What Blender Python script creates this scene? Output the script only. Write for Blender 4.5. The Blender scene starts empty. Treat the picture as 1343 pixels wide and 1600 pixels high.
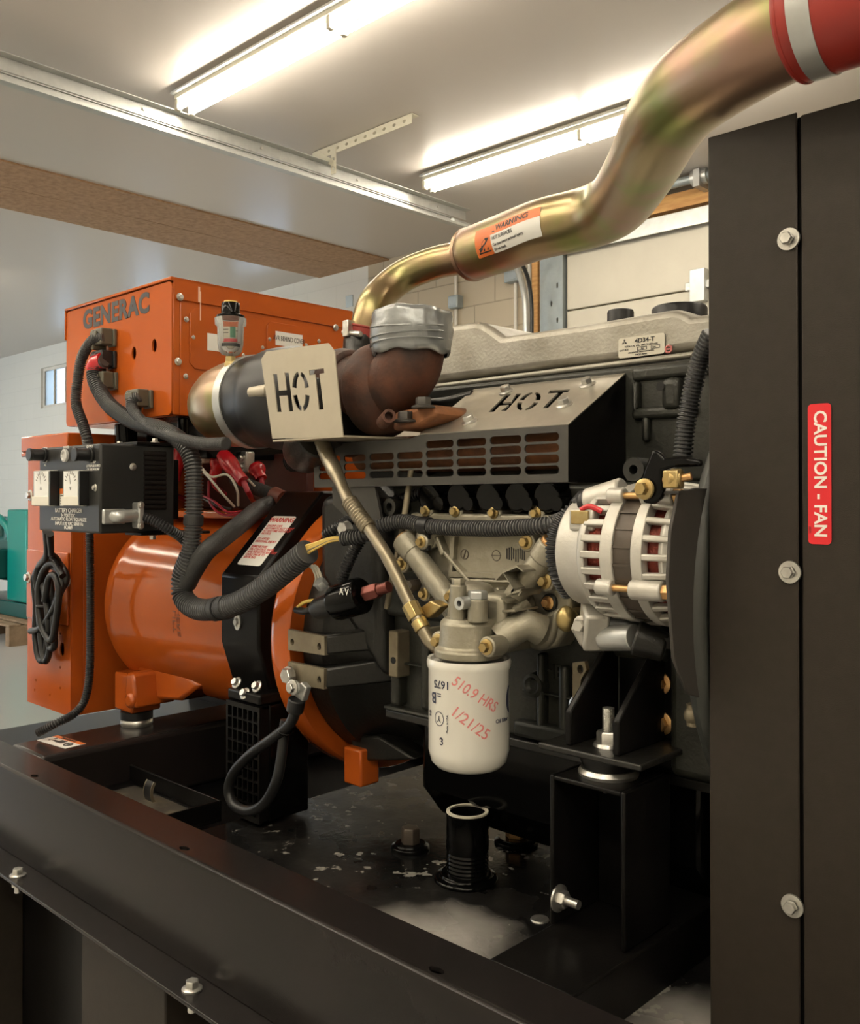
import bpy, bmesh, math, random
from mathutils import Vector as V, Matrix
random.seed(7)
C = bpy.context.scene.collection
SC = bpy.context.scene
R = math.radians
# ------------------------------------------------------------------ camera, world, exposure
Z0 = 1.55                       # lens height above the floor; all z below are measured from the lens
F_PX, CX, HY, PITCH = 1451.0, 671.5, 777.0, R(.5)
CY = HY - F_PX*math.tan(PITCH)
F0 = V((-.691, .7228, 0)).normalized(); RT = V((F0.y, -F0.x, 0)); UP = V((0, 0, 1))
FW = F0*math.cos(PITCH) + UP*math.sin(PITCH); UV = UP*math.cos(PITCH) - F0*math.sin(PITCH)
cam = bpy.data.cameras.new('camera'); co = bpy.data.objects.new('camera', cam); C.objects.link(co)
cam.sensor_fit = 'VERTICAL'; cam.sensor_height = 36; cam.lens = F_PX/1600*36
cam.shift_y = (CY-800)/1600; cam.clip_start = .02; cam.clip_end = 100
mw = Matrix((RT, UV, -FW)).transposed().to_4x4(); mw.translation = (0, 0, Z0); co.matrix_world = mw
SC.camera = co
wd = bpy.data.worlds.new('world'); SC.world = wd; wd.use_nodes = True
wd.node_tree.nodes['Background'].inputs[0].default_value = (.80, .90, 1.0, 1)
wd.node_tree.nodes['Background'].inputs[1].default_value = 6.5
SC.view_settings.view_transform = 'Standard'; SC.view_settings.look = 'None'
SC.view_settings.exposure = -0.14; SC.view_settings.gamma = 1.0; SC.view_settings.use_curve_mapping = False
TUBE = 46.0                     # fluorescent tube brightness
SC.cycles.max_bounces = 8; SC.cycles.diffuse_bounces = 4; SC.cycles.glossy_bounces = 4
SC.cycles.sample_clamp_indirect = 6.0; SC.cycles.caustics_reflective = False; SC.cycles.caustics_refractive = False

def P(px, py, x=None, y=None, z=None, t=None, pl=None):
    """the point of the place that the photograph shows at (px, py), on a given plane"""
    d = FW + RT*((px-CX)/F_PX) + UV*((CY-py)/F_PX)
    if pl: t = pl[0].dot(pl[1])/d.dot(pl[1])
    elif x is not None: t = x/d.x
    elif y is not None: t = y/d.y
    elif z is not None: t = z/d.z
    return d*t
def Q(p): return CX+F_PX*p.dot(RT)/p.dot(FW), CY-F_PX*p.dot(UV)/p.dot(FW)     # back to the photograph
def sz(n, p): return n*p.dot(FW)/F_PX       # n photograph pixels at point p, in metres
def c1(x, y): return (x/2.686, 400+y/2.686)
def c2(x, y): return (x/2.686, 800+y/2.686)
def c3(x, y): return (280+x/2.686, 420+y/2.686)
def c4(x, y): return (320+x/2.686, 780+y/2.686)
def c5(x, y): return (640+x/2.686, 460+y/2.686)
def c6(x, y): return (640+x/2.686, 860+y/2.686)
def c7(x, y): return (40+x*.19360, 660+y*.19360)
def c8(x, y): return (860+x*.18615, 680+y*.18615)
def c9(x, y): return (580+x*.23827, 800+y*.23827)
EX, EY, EZ = V((1, 0, 0)), V((0, 1, 0)), V((0, 0, 1))

# ------------------------------------------------------------------ materials
def M(name, col, rough=.5, metal=0., col2=None, scale=12., bump=0., bscale=120., coat=0., rvar=0., detail=4., lo=.35, hi=.65, spec=.5, stretch=None):
    m = bpy.data.materials.new(name); m.use_nodes = True; nt = m.node_tree; N = nt.nodes; L = nt.links
    b = N['Principled BSDF']
    b.inputs['Base Color'].default_value = (*col, 1); b.inputs['Roughness'].default_value = rough
    b.inputs['Metallic'].default_value = metal; b.inputs['Coat Weight'].default_value = coat
    b.inputs['Coat Roughness'].default_value = .08; b.inputs['Specular IOR Level'].default_value = spec
    tc = N.new('ShaderNodeTexCoord'); src = tc.outputs['Object']
    if stretch:
        mp = N.new('ShaderNodeMapping'); mp.inputs['Scale'].default_value = stretch; L.new(src, mp.inputs[0]); src = mp.outputs[0]
    if col2 or rvar:
        n = N.new('ShaderNodeTexNoise'); n.inputs['Scale'].default_value = scale; n.inputs['Detail'].default_value = detail
        n.inputs['Roughness'].default_value = .6
        L.new(src, n.inputs['Vector'])
        mr = N.new('ShaderNodeMapRange'); mr.inputs[1].default_value = lo; mr.inputs[2].default_value = hi
        L.new(n.outputs['Fac'], mr.inputs[0])
        if col2:
            mx = N.new('ShaderNodeMix'); mx.data_type = 'RGBA'
            mx.inputs[6].default_value = (*col, 1); mx.inputs[7].default_value = (*col2, 1)
            L.new(mr.outputs[0], mx.inputs[0]); L.new(mx.outputs[2], b.inputs['Base Color'])
        if rvar:
            r2 = N.new('ShaderNodeMapRange'); r2.inputs[3].default_value = rough-rvar; r2.inputs[4].default_value = rough+rvar
            L.new(mr.outputs[0], r2.inputs[0]); L.new(r2.outputs[0], b.inputs['Roughness'])
    if bump:
        n2 = N.new('ShaderNodeTexNoise'); n2.inputs['Scale'].default_value = bscale; n2.inputs['Detail'].default_value = 3
        L.new(src, n2.inputs['Vector'])
        bp = N.new('ShaderNodeBump'); bp.inputs['Strength'].default_value = bump; bp.inputs['Distance'].default_value = .004
        L.new(n2.outputs['Fac'], bp.inputs['Height']); L.new(bp.outputs[0], b.inputs['Normal'])
    return m
def emit(name, col, s):
    m = bpy.data.materials.new(name); m.use_nodes = True; b = m.node_tree.nodes['Principled BSDF']
    b.inputs['Base Color'].default_value = (.8, .8, .8, 1)
    b.inputs['Emission Color'].default_value = (*col, 1); b.inputs['Emission Strength'].default_value = s
    return m
def glass(name, col=(1, 1, 1), rough=.02, ior=1.45):
    m = bpy.data.materials.new(name); m.use_nodes = True; b = m.node_tree.nodes['Principled BSDF']
    b.inputs['Base Color'].default_value = (*col, 1); b.inputs['Transmission Weight'].default_value = 1
    b.inputs['Roughness'].default_value = rough; b.inputs['IOR'].default_value = ior
    return m
def brick(name, col, col2, mortar, w, h, bumps=.3, vary=None):
    m = M(name, col, .75); nt = m.node_tree; N = nt.nodes; L = nt.links; b = N['Principled BSDF']
    tc = N.new('ShaderNodeTexCoord'); mp = N.new('ShaderNodeMapping'); mp.inputs['Rotation'].default_value = (R(-90), 0, 0)
    L.new(tc.outputs['Object'], mp.inputs[0])
    br = N.new('ShaderNodeTexBrick'); br.inputs['Scale'].default_value = 1; br.inputs['Brick Width'].default_value = w; br.inputs['Row Height'].default_value = h
    br.inputs['Mortar Size'].default_value = .006; br.inputs['Mortar Smooth'].default_value = .4
    br.inputs['Color1'].default_value = (*col, 1); br.inputs['Color2'].default_value = (*col2, 1); br.inputs['Mortar'].default_value = (*mortar, 1)
    L.new(mp.outputs[0], br.inputs['Vector'])
    bp = N.new('ShaderNodeBump'); bp.invert = True; bp.inputs['Strength'].default_value = bumps; bp.inputs['Distance'].default_value = .01
    L.new(br.outputs['Fac'], bp.inputs['Height']); L.new(bp.outputs[0], b.inputs['Normal'])
    L.new(br.outputs['Color'], b.inputs['Base Color'])
    return m

m_orange = M('orange_paint', (.43, .088, .012), .13, 0, (.395, .080, .011), 5)
m_black = M('black_gloss_paint', (.0025, .0025, .0025), .12, 0, bump=.01, bscale=60, spec=.16)
m_satin = M('black_satin_paint', (.0032, .003, .0029), .30, 0, (.0055, .005, .0047), 18, bump=.03, bscale=300, spec=.14)
m_rad = M('textured_charcoal_paint', (.019, .0145, .0105), .55, 0, (.022, .017, .0125), 60, bump=.12, bscale=900, spec=.25)
m_rail = M('scuffed_black_rail_paint', (.0105, .009, .0085), .27, 0, (.0145, .0115, .011), 5, bump=.015, bscale=300, spec=.22)
m_rubber = M('black_rubber', (.009, .009, .0095), .42, spec=.4)
m_loom = M('sheen_grey_corrugated_plastic', (.050, .050, .051), .40)  # grey base colour has the sheen of the looms put into it
m_loomdk = M('black_corrugated_plastic', (.014, .014, .015), .38)
m_tapebk = M('black_cloth_tape', (.022, .022, .022), .6, bump=.2, bscale=300)
m_cast = M('cast_aluminium', (.42, .40, .35), .46, .55, (.27, .25, .205), 16, bump=.16, bscale=200, detail=9, lo=.30, hi=.70)
m_cooler = M('dull_cast_aluminium', (.34, .315, .25), .48, .6, (.26, .24, .18), 22, bump=.15, bscale=220)
m_alt = M('bright_cast_aluminium', (.56, .54, .49), .45, .55, (.48, .46, .41), 30, bump=.08, bscale=250)
m_steel = M('brushed_stainless', (.60, .565, .49), .38, .85, (.52, .49, .42), 14, rvar=.06, stretch=(1, 1, 1))
m_plate = M('dull_stainless_sheet', (.43, .385, .30), .46, .5, (.39, .35, .27), 10, rvar=.05)
m_shield = M('dark_shield_steel', (.060, .058, .053), .42, .5, (.06, .058, .054), 10)
m_gold = M('yellow_zinc', (.46, .36, .17), .34, .85, (.40, .28, .11), 60)
m_copperb = M('bronze_zinc', (.55, .30, .13), .35, .85, (.60, .38, .16), 60)
m_zinc = M('bright_zinc', (.66, .65, .61), .32, .9, (.50, .49, .46), 80)
m_iron = M('dark_green_iron', (.028, .029, .023), .44, .25, (.016, .0165, .013), 14, bump=.2, bscale=150)
m_irondk = M('black_iron', (.009, .009, .008), .36, .2, (.014, .0135, .0115), 14, bump=.15, bscale=150)
m_tan = M('bare_tan_steel', (.22, .19, .13), .5, .5, (.16, .13, .085), 25)
m_tube = M('dull_steel_tube', (.30, .26, .19), .36, .8, (.22, .19, .13), 30)
m_rust = M('rusty_cast_iron', (.095, .033, .016), .66, .15, (.022, .011, .008), 16, bump=.25, bscale=140, detail=8, lo=.36, hi=.66)
m_rusto = M('orange_rust', (.26, .10, .035), .7, .2, (.12, .05, .025), 20, bump=.2, bscale=160)
m_tape = M('silver_duct_tape', (.30, .312, .315), .27, .45, (.24, .252, .255), 14, bump=.35, bscale=38)
m_white = M('white_gloss_paint', (.74, .72, .65), .22, 0, coat=.3)
m_redhose = M('red_silicone', (.27, .022, .015), .42, bump=.05, bscale=200)
m_redboot = M('red_vinyl', (.48, .012, .020), .25, coat=.3)
m_label = M('cream_label', (.70, .66, .55), .45)
m_labelw = M('white_label', (.78, .77, .72), .4)
m_labelo = M('orange_label', (.62, .15, .03), .4)
m_labelr = M('red_label', (.58, .012, .02), .35)
m_ink = M('black_print', (.018, .017, .016), .5)
m_inkg = M('grey_print', (.55, .55, .53), .5)
m_inkr = M('red_print', (.52, .06, .05), .5)
m_mark = M('faded_red_marker', (.62, .20, .19), .5)
m_inkw = M('white_print', (.80, .78, .72), .45)
m_mould = M('olive_connector_plastic', (.085, .078, .055), .5)
m_wirew = M('white_wire', (.62, .58, .48), .45)
m_wirer = M('red_wire', (.35, .015, .03), .4)
m_wirey = M('yellow_wire', (.60, .42, .10), .45)
m_copper = M('copper_windings', (.30, .045, .025), .4, .3, (.12, .018, .012), 90, bump=.5, bscale=300)
m_stator = M('brown_stator_steel', (.060, .048, .038), .42, .4, (.085, .068, .052), 20)
m_hole = M('dark_opening', (.004, .004, .004), .8)
m_brass = M('brass', (.44, .34, .15), .34, .85)
m_galv = M('galvanised_steel', (.55, .56, .54), .38, .7, (.47, .48, .47), 16)
m_galvb = M('blue_grey_galvanised', (.36, .40, .41), .42, .5, (.30, .34, .35), 10)
m_cream = M('cream_perforated_steel', (.60, .57, .46), .45)
m_teal = M('teal_paint', (.0, .20, .17), .3)
m_tealdk = M('dark_teal_paint', (.004, .07, .065), .35)
m_wood = M('pallet_wood', (.30, .21, .13), .8, 0, (.18, .12, .07), 8, bump=.2, bscale=60)
m_lumber = M('fresh_lumber', (.60, .34, .12), .65, 0, (.45, .22, .07), 7, stretch=(1, 8, 8))
m_osb = M('strand_board', (.40, .25, .145), .7, 0, (.27, .16, .085), 26, bump=.15, bscale=60, detail=8)
m_ceil = M('glossy_ceiling_panel', (.53, .49, .45), .30, 0, spec=.45)
m_floor = M('sealed_concrete', (.50, .50, .49), .22, 0, (.45, .45, .44), .8, rvar=.05, detail=2)
m_wallw = brick('white_painted_block', (.66, .66, .62), (.645, .645, .605), (.62, .62, .58), .4, .2, .12)
m_wallt = brick('tan_painted_block', (.42, .36, .27), (.40, .345, .255), (.31, .27, .20), .4, .2, .5)
m_wallp = M('plain_painted_wall', (.66, .64, .58), .7, 0, (.60, .58, .53), 3)
m_door = M('cream_door_panel', (.52, .49, .41), .5, 0, (.49, .46, .385), 4)
m_glass = glass('window_glass', (.42, .50, .60), .15)
m_clear = bpy.data.materials.new('clear_plastic'); m_clear.use_nodes = True; nt = m_clear.node_tree
_t = nt.nodes.new('ShaderNodeBsdfTransparent'); _m = nt.nodes.new('ShaderNodeMixShader'); _f = nt.nodes.new('ShaderNodeFresnel'); _f.inputs[0].default_value = 1.6
_b = nt.nodes['Principled BSDF']; _b.inputs['Roughness'].default_value = .04; _b.inputs['Base Color'].default_value = (.9, .9, .88, 1)
nt.links.new(_f.outputs[0], _m.inputs[0]); nt.links.new(_t.outputs[0], _m.inputs[1]); nt.links.new(_b.outputs[0], _m.inputs[2]); nt.links.new(_m.outputs[0], nt.nodes['Material Output'].inputs[0])
m_tubeglow = emit('fluorescent_glow', (1.0, .90, .74), TUBE)
# yellow-chromate pipe: patches of olive gold, green and pink
m_pipe = M('iridescent_zinc_pipe', (.31, .245, .125), .33, .85, (.34, .215, .155), 4, detail=2, lo=.40, hi=.62, rvar=.05)
nt = m_pipe.node_tree; N = nt.nodes; L = nt.links
mx0 = [n for n in N if n.type == 'MIX'][0]; b0 = N['Principled BSDF']; tc0 = [n for n in N if n.type == 'TEX_COORD'][0]
n3 = N.new('ShaderNodeTexNoise'); n3.inputs['Scale'].default_value = 9; n3.inputs['Detail'].default_value = 3; L.new(tc0.outputs['Object'], n3.inputs['Vector'])
r3 = N.new('ShaderNodeMapRange'); r3.inputs[1].default_value = .5; r3.inputs[2].default_value = .7; L.new(n3.outputs['Fac'], r3.inputs[0])
mx3 = N.new('ShaderNodeMix'); mx3.data_type = 'RGBA'; mx3.inputs[7].default_value = (.24, .265, .09, 1)
L.new(r3.outputs[0], mx3.inputs[0]); L.new(mx0.outputs[2], mx3.inputs[6]); L.new(mx3.outputs[2], b0.inputs['Base Color'])
# oily deck: black paint with puddled oil and dusty patches
m_deck = M('oily_black_deck', (.012, .012, .012), .30, 0)
nt = m_deck.node_tree; N = nt.nodes; L = nt.links; b0 = N['Principled BSDF']; tc0 = [n for n in N if n.type == 'TEX_COORD'][0]
nd = N.new('ShaderNodeTexNoise'); nd.inputs['Scale'].default_value = 7; nd.inputs['Detail'].default_value = 5; L.new(tc0.outputs['Object'], nd.inputs['Vector'])
rd = N.new('ShaderNodeMapRange'); rd.inputs[1].default_value = .42; rd.inputs[2].default_value = .66; rd.inputs[3].default_value = .16; rd.inputs[4].default_value = .42
L.new(nd.outputs['Fac'], rd.inputs[0]); L.new(rd.outputs[0], b0.inputs['Roughness'])
md = N.new('ShaderNodeMix'); md.data_type = 'RGBA'; md.inputs[6].default_value = (.005, .005, .005, 1); md.inputs[7].default_value = (.015, .014, .013, 1)
rc = N.new('ShaderNodeMapRange'); rc.inputs[1].default_value = .50; rc.inputs[2].default_value = .72; L.new(nd.outputs['Fac'], rc.inputs[0]); L.new(rc.outputs[0], md.inputs[0])
b0.inputs['Specular IOR Level'].default_value = .22
# pale dust lying in two worn patches of the deck
last = md.outputs[2]
for cx_, cy_, rr_, hi_ in ((-.86, .875, .135, .30), (-.42, .89, .17, .26)):
    vm = N.new('ShaderNodeVectorMath'); vm.operation = 'DISTANCE'; vm.inputs[1].default_value = (cx_, cy_, Z0-.585); L.new(tc0.outputs['Object'], vm.inputs[0])
    ad = N.new('ShaderNodeMath'); ad.operation = 'MULTIPLY_ADD'; ad.inputs[1].default_value = .22; L.new(nd.outputs['Fac'], ad.inputs[0]); L.new(vm.outputs['Value'], ad.inputs[2])
    mr_ = N.new('ShaderNodeMapRange'); mr_.inputs[1].default_value = rr_+.13; mr_.inputs[2].default_value = rr_+.03; L.new(ad.outputs[0], mr_.inputs[0])
    mm = N.new('ShaderNodeMix'); mm.data_type = 'RGBA'; mm.inputs[7].default_value = (hi_, hi_*.95, hi_*.88, 1); L.new(mr_.outputs[0], mm.inputs[0]); L.new(last, mm.inputs[6]); last = mm.outputs[2]
# dried crusts and drips scattered over the oil
nc = N.new('ShaderNodeTexNoise'); nc.inputs['Scale'].default_value = 42; nc.inputs['Detail'].default_value = 6; L.new(tc0.outputs['Object'], nc.inputs['Vector'])
ng = N.new('ShaderNodeTexNoise'); ng.inputs['Scale'].default_value = 6.5; ng.inputs['Detail'].default_value = 1; L.new(tc0.outputs['Object'], ng.inputs['Vector'])
sm = N.new('ShaderNodeMath'); sm.operation = 'MULTIPLY_ADD'; sm.inputs[1].default_value = .55; L.new(ng.outputs['Fac'], sm.inputs[0]); L.new(nc.outputs['Fac'], sm.inputs[2])
cm = N.new('ShaderNodeMapRange'); cm.inputs[1].default_value = .955; cm.inputs[2].default_value = .985; L.new(sm.outputs[0], cm.inputs[0])
mc = N.new('ShaderNodeMix'); mc.data_type = 'RGBA'; mc.inputs[7].default_value = (.20, .19, .17, 1); L.new(cm.outputs[0], mc.inputs[0]); L.new(last, mc.inputs[6]); last = mc.outputs[2]
L.new(last, b0.inputs['Base Color'])
ns = N.new('ShaderNodeTexNoise'); ns.inputs['Scale'].default_value = 90; ns.inputs['Detail'].default_value = 4; L.new(tc0.outputs['Object'], ns.inputs['Vector'])
bs = N.new('ShaderNodeBump'); bs.inputs['Strength'].default_value = .12; bs.inputs['Distance'].default_value = .003; L.new(ns.outputs['Fac'], bs.inputs['Height']); L.new(bs.outputs[0], b0.inputs['Normal'])

# ------------------------------------------------------------------ mesh builder
def frame_of(ax):
    ax = ax.normalized(); h = EZ if abs(ax.z) < .9 else EX
    a = ax.cross(h).normalized(); return a, ax.cross(a).normalized(), ax
def catmull(pts, step):
    pts = [V(p) for p in pts]
    if len(pts) < 3:
        n = max(1, int((pts[1]-pts[0]).length/step)); return [pts[0].lerp(pts[1], i/n) for i in range(n+1)]
    q = [pts[0]*2-pts[1]] + pts + [pts[-1]*2-pts[-2]]; fine = []
    for i in range(1, len(q)-2):
        a, b, c, d = q[i-1:i+3]
        for k in range(24):
            t = k/24
            fine.append(.5*((2*b)+(c-a)*t+(2*a-5*b+4*c-d)*t*t+(3*b-a-3*c+d)*t**3))
    fine.append(pts[-1])
    L = [0]
    for i in range(1, len(fine)): L.append(L[-1]+(fine[i]-fine[i-1]).length)
    n = max(2, int(round(L[-1]/step))); out = []; j = 0
    for k in range(n+1):
        s = L[-1]*k/n
        while j < len(L)-2 and L[j+1] < s: j += 1
        f = (s-L[j])/max(1e-9, L[j+1]-L[j]); out.append(fine[j].lerp(fine[j+1], min(1, f)))
    return out
def curve_mesh(cu):
    ob = bpy.data.objects.new('tmp', cu); me = bpy.data.meshes.new_from_object(ob)
    vs = [v.co.copy() for v in me.vertices]; fs = [tuple(p.vertices) for p in me.polygons]
    bpy.data.objects.remove(ob); bpy.data.meshes.remove(me); bpy.data.curves.remove(cu)
    return vs, fs
class MB:
    def __init__(s): s.v = []; s.f = []
    def add(s, vs, fs):
        o = len(s.v); s.v += [V(v) for v in vs]; s.f += [tuple(i+o for i in f) for f in fs]; return s
    def box(s, x0, x1, y0, y1, z0, z1):
        return s.obox(V(((x0+x1)/2, (y0+y1)/2, (z0+z1)/2)), EX*(x1-x0)/2, EY*(y1-y0)/2, EZ*(z1-z0)/2)
    def obox(s, c, a, b, d):
        c = V(c); vs = [c+a*i+b*j+d*k for k in (-1, 1) for j in (-1, 1) for i in (-1, 1)]
        return s.add(vs, [(0, 2, 3, 1), (4, 5, 7, 6), (0, 1, 5, 4), (2, 6, 7, 3), (0, 4, 6, 2), (1, 3, 7, 5)])
    def bar(s, p, q, w, h, up=EZ):
        p, q = V(p), V(q); d = q-p; u = d.normalized(); side = u.cross(up).normalized(); up = side.cross(u)
        return s.obox((p+q)/2, d/2, side*w/2, up*h/2)
    def lathe(s, o, ax, prof, n=32, a0=0., a1=2*math.pi):
        o = V(o); a, b, ax = frame_of(V(ax)); vs = []; fs = []; full = abs(a1-a0-2*math.pi) < 1e-6; m = n if full else n+1
        for r, h in prof:
            for k in range(m):
                t = a0+(a1-a0)*k/n; vs.append(o+ax*h+(a*math.cos(t)+b*math.sin(t))*max(r, 1e-5))
        for i in range(len(prof)-1):
            for k in range(n):
                k2 = (k+1) % m if full else k+1
                fs.append((i*m+k, i*m+k2, (i+1)*m+k2, (i+1)*m+k))
        return s.add(vs, fs)
    def cyl(s, p, q, r, r2=None, n=24):
        p, q = V(p), V(q); h = (q-p).length; r2 = r if r2 is None else r2
        return s.lathe(p, q-p, [(0, 0), (r, 0), (r2, h), (0, h)], n)
    def tube(s, pts, r, n=14, step=None, smooth=True, caps=True, rings=None):
        st = step or (r if not callable(r) else .01)
        path = catmull(pts, st) if smooth else [V(p) for p in pts]
        vs = []; fs = []; m = len(path); up = None
        for i, p in enumerate(path):
            t = (path[min(i+1, m-1)]-path[max(i-1, 0)]).normalized()
            if up is None: up = frame_of(t)[0]
            up = (up-t*up.dot(t)).normalized(); sd = t.cross(up)
            rr = r(i/(m-1)) if callable(r) else r
            if rings: rr *= rings[i % len(rings)]
            for k in range(n):
                a = 2*math.pi*k/n; vs.append(p+(up*math.cos(a)+sd*math.sin(a))*rr)
        for i in range(m-1):
            for k in range(n):
                k2 = (k+1) % n; fs.append((i*n+k, i*n+k2, (i+1)*n+k2, (i+1)*n+k))
        if caps: fs += [tuple(range(n-1, -1, -1)), tuple(range((m-1)*n, m*n))]
        return s.add(vs, fs)
    def loom(s, pts, r, pitch=None, n=14):
        pitch = pitch or max(.0050, r*.36)
        return s.tube(pts, r, n, step=pitch/4, rings=(.78, .80, 1.0, 1.0))
    def prism(s, poly, o, ex, ey, d):
        o = V(o); d = V(d); n = len(poly); a = [o+ex*x+ey*y for x, y in poly]
        return s.add(a+[p+d for p in a], [tuple(range(n-1, -1, -1)), tuple(range(n, 2*n))]+[(i, (i+1) % n, n+(i+1) % n, n+i) for i in range(n)])
    def poly3(s, pts, d):
        n = len(pts); a = [V(p) for p in pts]; d = V(d)
        return s.add(a+[p+d for p in a], [tuple(range(n-1, -1, -1)), tuple(range(n, 2*n))]+[(i, (i+1) % n, n+(i+1) % n, n+i) for i in range(n)])
    def sphere(s, c, r, nu=20, nv=12):
        if not hasattr(r, '__len__'): r = (r, r, r)
        c = V(c); vs = []; fs = []
        for j in range(nv+1):
            ph = math.pi*j/nv
            for i in range(nu):
                th = 2*math.pi*i/nu; vs.append(c+V((r[0]*math.sin(ph)*math.cos(th), r[1]*math.sin(ph)*math.sin(th), r[2]*math.cos(ph))))
        for j in range(nv):
            for i in range(nu): fs.append((j*nu+i, (j+1)*nu+i, (j+1)*nu+(i+1) % nu, j*nu+(i+1) % nu))
        return s.add(vs, fs)
    def torus(s, c, ax, RR, r, n=40, m=10):
        return s.lathe(c, ax, [(RR+r*math.cos(2*math.pi*k/m), r*math.sin(2*math.pi*k/m)) for k in range(m+1)], n)
    def hexa(s, p, ax, r, h):
        p = V(p); ax = V(ax).normalized(); return s.lathe(p, ax, [(0, 0), (r, 0), (r, h*.85), (r*.88, h), (0, h)], 6)
    def flat(s, polys, o, ex, ey, th, fmap=None):
        """sheet with real holes: polys[0] the outline, the rest the holes"""
        cu = bpy.data.curves.new('c', 'CURVE'); cu.dimensions = '2D'; cu.fill_mode = 'BOTH'; cu.extrude = th/2
        for pl in polys:
            sp = cu.splines.new('POLY'); sp.points.add(len(pl)-1)
            for i, q in enumerate(pl): sp.points[i].co = (q[0], q[1], 0, 1)
            sp.use_cyclic_u = True
        return s._put(curve_mesh(cu), o, ex, ey, fmap)
    def text(s, body, size, o, ex, ey, bold=0., th=.0004, ax='CENTER', ay='CENTER', wx=1., fmap=None, space=1., shear=0., line=1.):
        cu = bpy.data.curves.new('c', 'FONT'); cu.body = body; cu.size = size; cu.extrude = th/2; cu.offset = bold*size
        cu.align_x = ax; cu.align_y = ay; cu.space_character = space; cu.shear = shear; cu.resolution_u = 3; cu.space_line = line
        return s._put(curve_mesh(cu), o, ex*wx, ey, fmap)
    def _put(s, vf, o, ex, ey, fmap):
        vs, fs = vf
        if fmap: return s.add([fmap(v.x*(ex if isinstance(ex, (int, float)) else 1), v.y, v.z) for v in vs], fs)
        o = V(o); n = ex.cross(ey).normalized(); return s.add([o+ex*v.x+ey*v.y+n*v.z for v in vs], fs)
    def mesh(s, name, ang=38):
        me = bpy.data.meshes.new(name); me.from_pydata([v+V((0, 0, Z0)) for v in s.v], [], s.f); me.validate()
        bm = bmesh.new(); bm.from_mesh(me); bmesh.ops.recalc_face_normals(bm, faces=bm.faces)
        bm.to_mesh(me); bm.free()
        me.polygons.foreach_set('use_smooth', [True]*len(me.polygons)); me.set_sharp_from_angle(angle=R(ang)); me.update()
        return me
def link(name, mb, mat, bev=0., seg=2, ang=38):
    me = mb.mesh(name, ang); o = bpy.data.objects.new(name, me); me.materials.append(mat); C.objects.link(o)
    if bev:
        b = o.modifiers.new('edge', 'BEVEL'); b.width = bev; b.segments = seg; b.limit_method = 'ANGLE'; b.angle_limit = R(40); b.harden_normals = False
    return o
def tag(o, label, cat, group=None):
    o['label'] = label; o['category'] = cat
    if group: o['group'] = group
    return o
THINGS = []
class T:
    def __init__(s, name, label, cat, group=None):
        s.o = bpy.data.objects.new(name, None); s.o.empty_display_size = .05; C.objects.link(s.o); tag(s.o, label, cat, group); s.parts = []; THINGS.append(s)
    def part(s, name, mb, mat, bev=0., parent=None, label=None, seg=2, ang=38):
        o = link(name, mb, mat, bev, seg, ang); o.parent = parent or s.o
        if label: o['label'] = label
        if parent is None: s.parts.append(o)
        return o
    def bolt(s, p, ax, r=.008, h=.007, mat=None, wash=True, name='bolt', parent=None):
        ax = V(ax).normalized(); p = V(p); m = MB()
        if wash: m.lathe(p, ax, [(0, 0), (r*1.5, 0), (r*1.5, r*.22), (r*1.15, r*.4), (0, r*.4)], 20)
        a, b, c = frame_of(ax); m.hexa(p+ax*r*.3, ax, r, h)
        return s.part(name, m, mat or m_gold, parent=parent)
def one(name, mb, mat, label, cat, group=None, bev=0., seg=2, ang=38):
    o = link(name, mb, mat, bev, seg, ang); rebase(o); return tag(o, label, cat, group)
def rebase(o):
    me = o.data; xs = [v.co for v in me.vertices]
    b = V(((min(v.x for v in xs)+max(v.x for v in xs))/2, (min(v.y for v in xs)+max(v.y for v in xs))/2, min(v.z for v in xs)))
    me.transform(Matrix.Translation(-b)); o.location = b
def struct(name, mb, mat, bev=0., parent=None):
    o = link(name, mb, mat, bev)
    if parent: o.parent = parent
    else: o['kind'] = 'structure'
    return o
def settle():
    for t in THINGS:
        bb = [v.co for o in t.parts for v in o.data.vertices]
        b = V(((min(v.x for v in bb)+max(v.x for v in bb))/2, (min(v.y for v in bb)+max(v.y for v in bb))/2, min(v.z for v in bb)))
        t.o.location = b
        for o in t.parts: o.location = -b
def copy_tree(root, dloc, label=None):
    r = root.copy(); C.objects.link(r); r.location = root.location+V(dloc)
    if label: r['label'] = label
    for ch in root.children:
        c = ch.copy(); C.objects.link(c); c.parent = r
        for g in ch.children:
            d = g.copy(); C.objects.link(d); d.parent = c
    return r
def rrect(x0, x1, y0, y1, r, n=4):
    out = []
    for cx, cy, a in ((x1-r, y1-r, 0), (x0+r, y1-r, 90), (x0+r, y0+r, 180), (x1-r, y0+r, 270)):
        for k in range(n+1): t = R(a+90*k/n); out.append((cx+r*math.cos(t), cy+r*math.sin(t)))
    return out
def ell(cx, cy, a, b, n=20): return [(cx+a*math.cos(2*math.pi*k/n), cy+b*math.sin(2*math.pi*k/n)) for k in range(n)]

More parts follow.
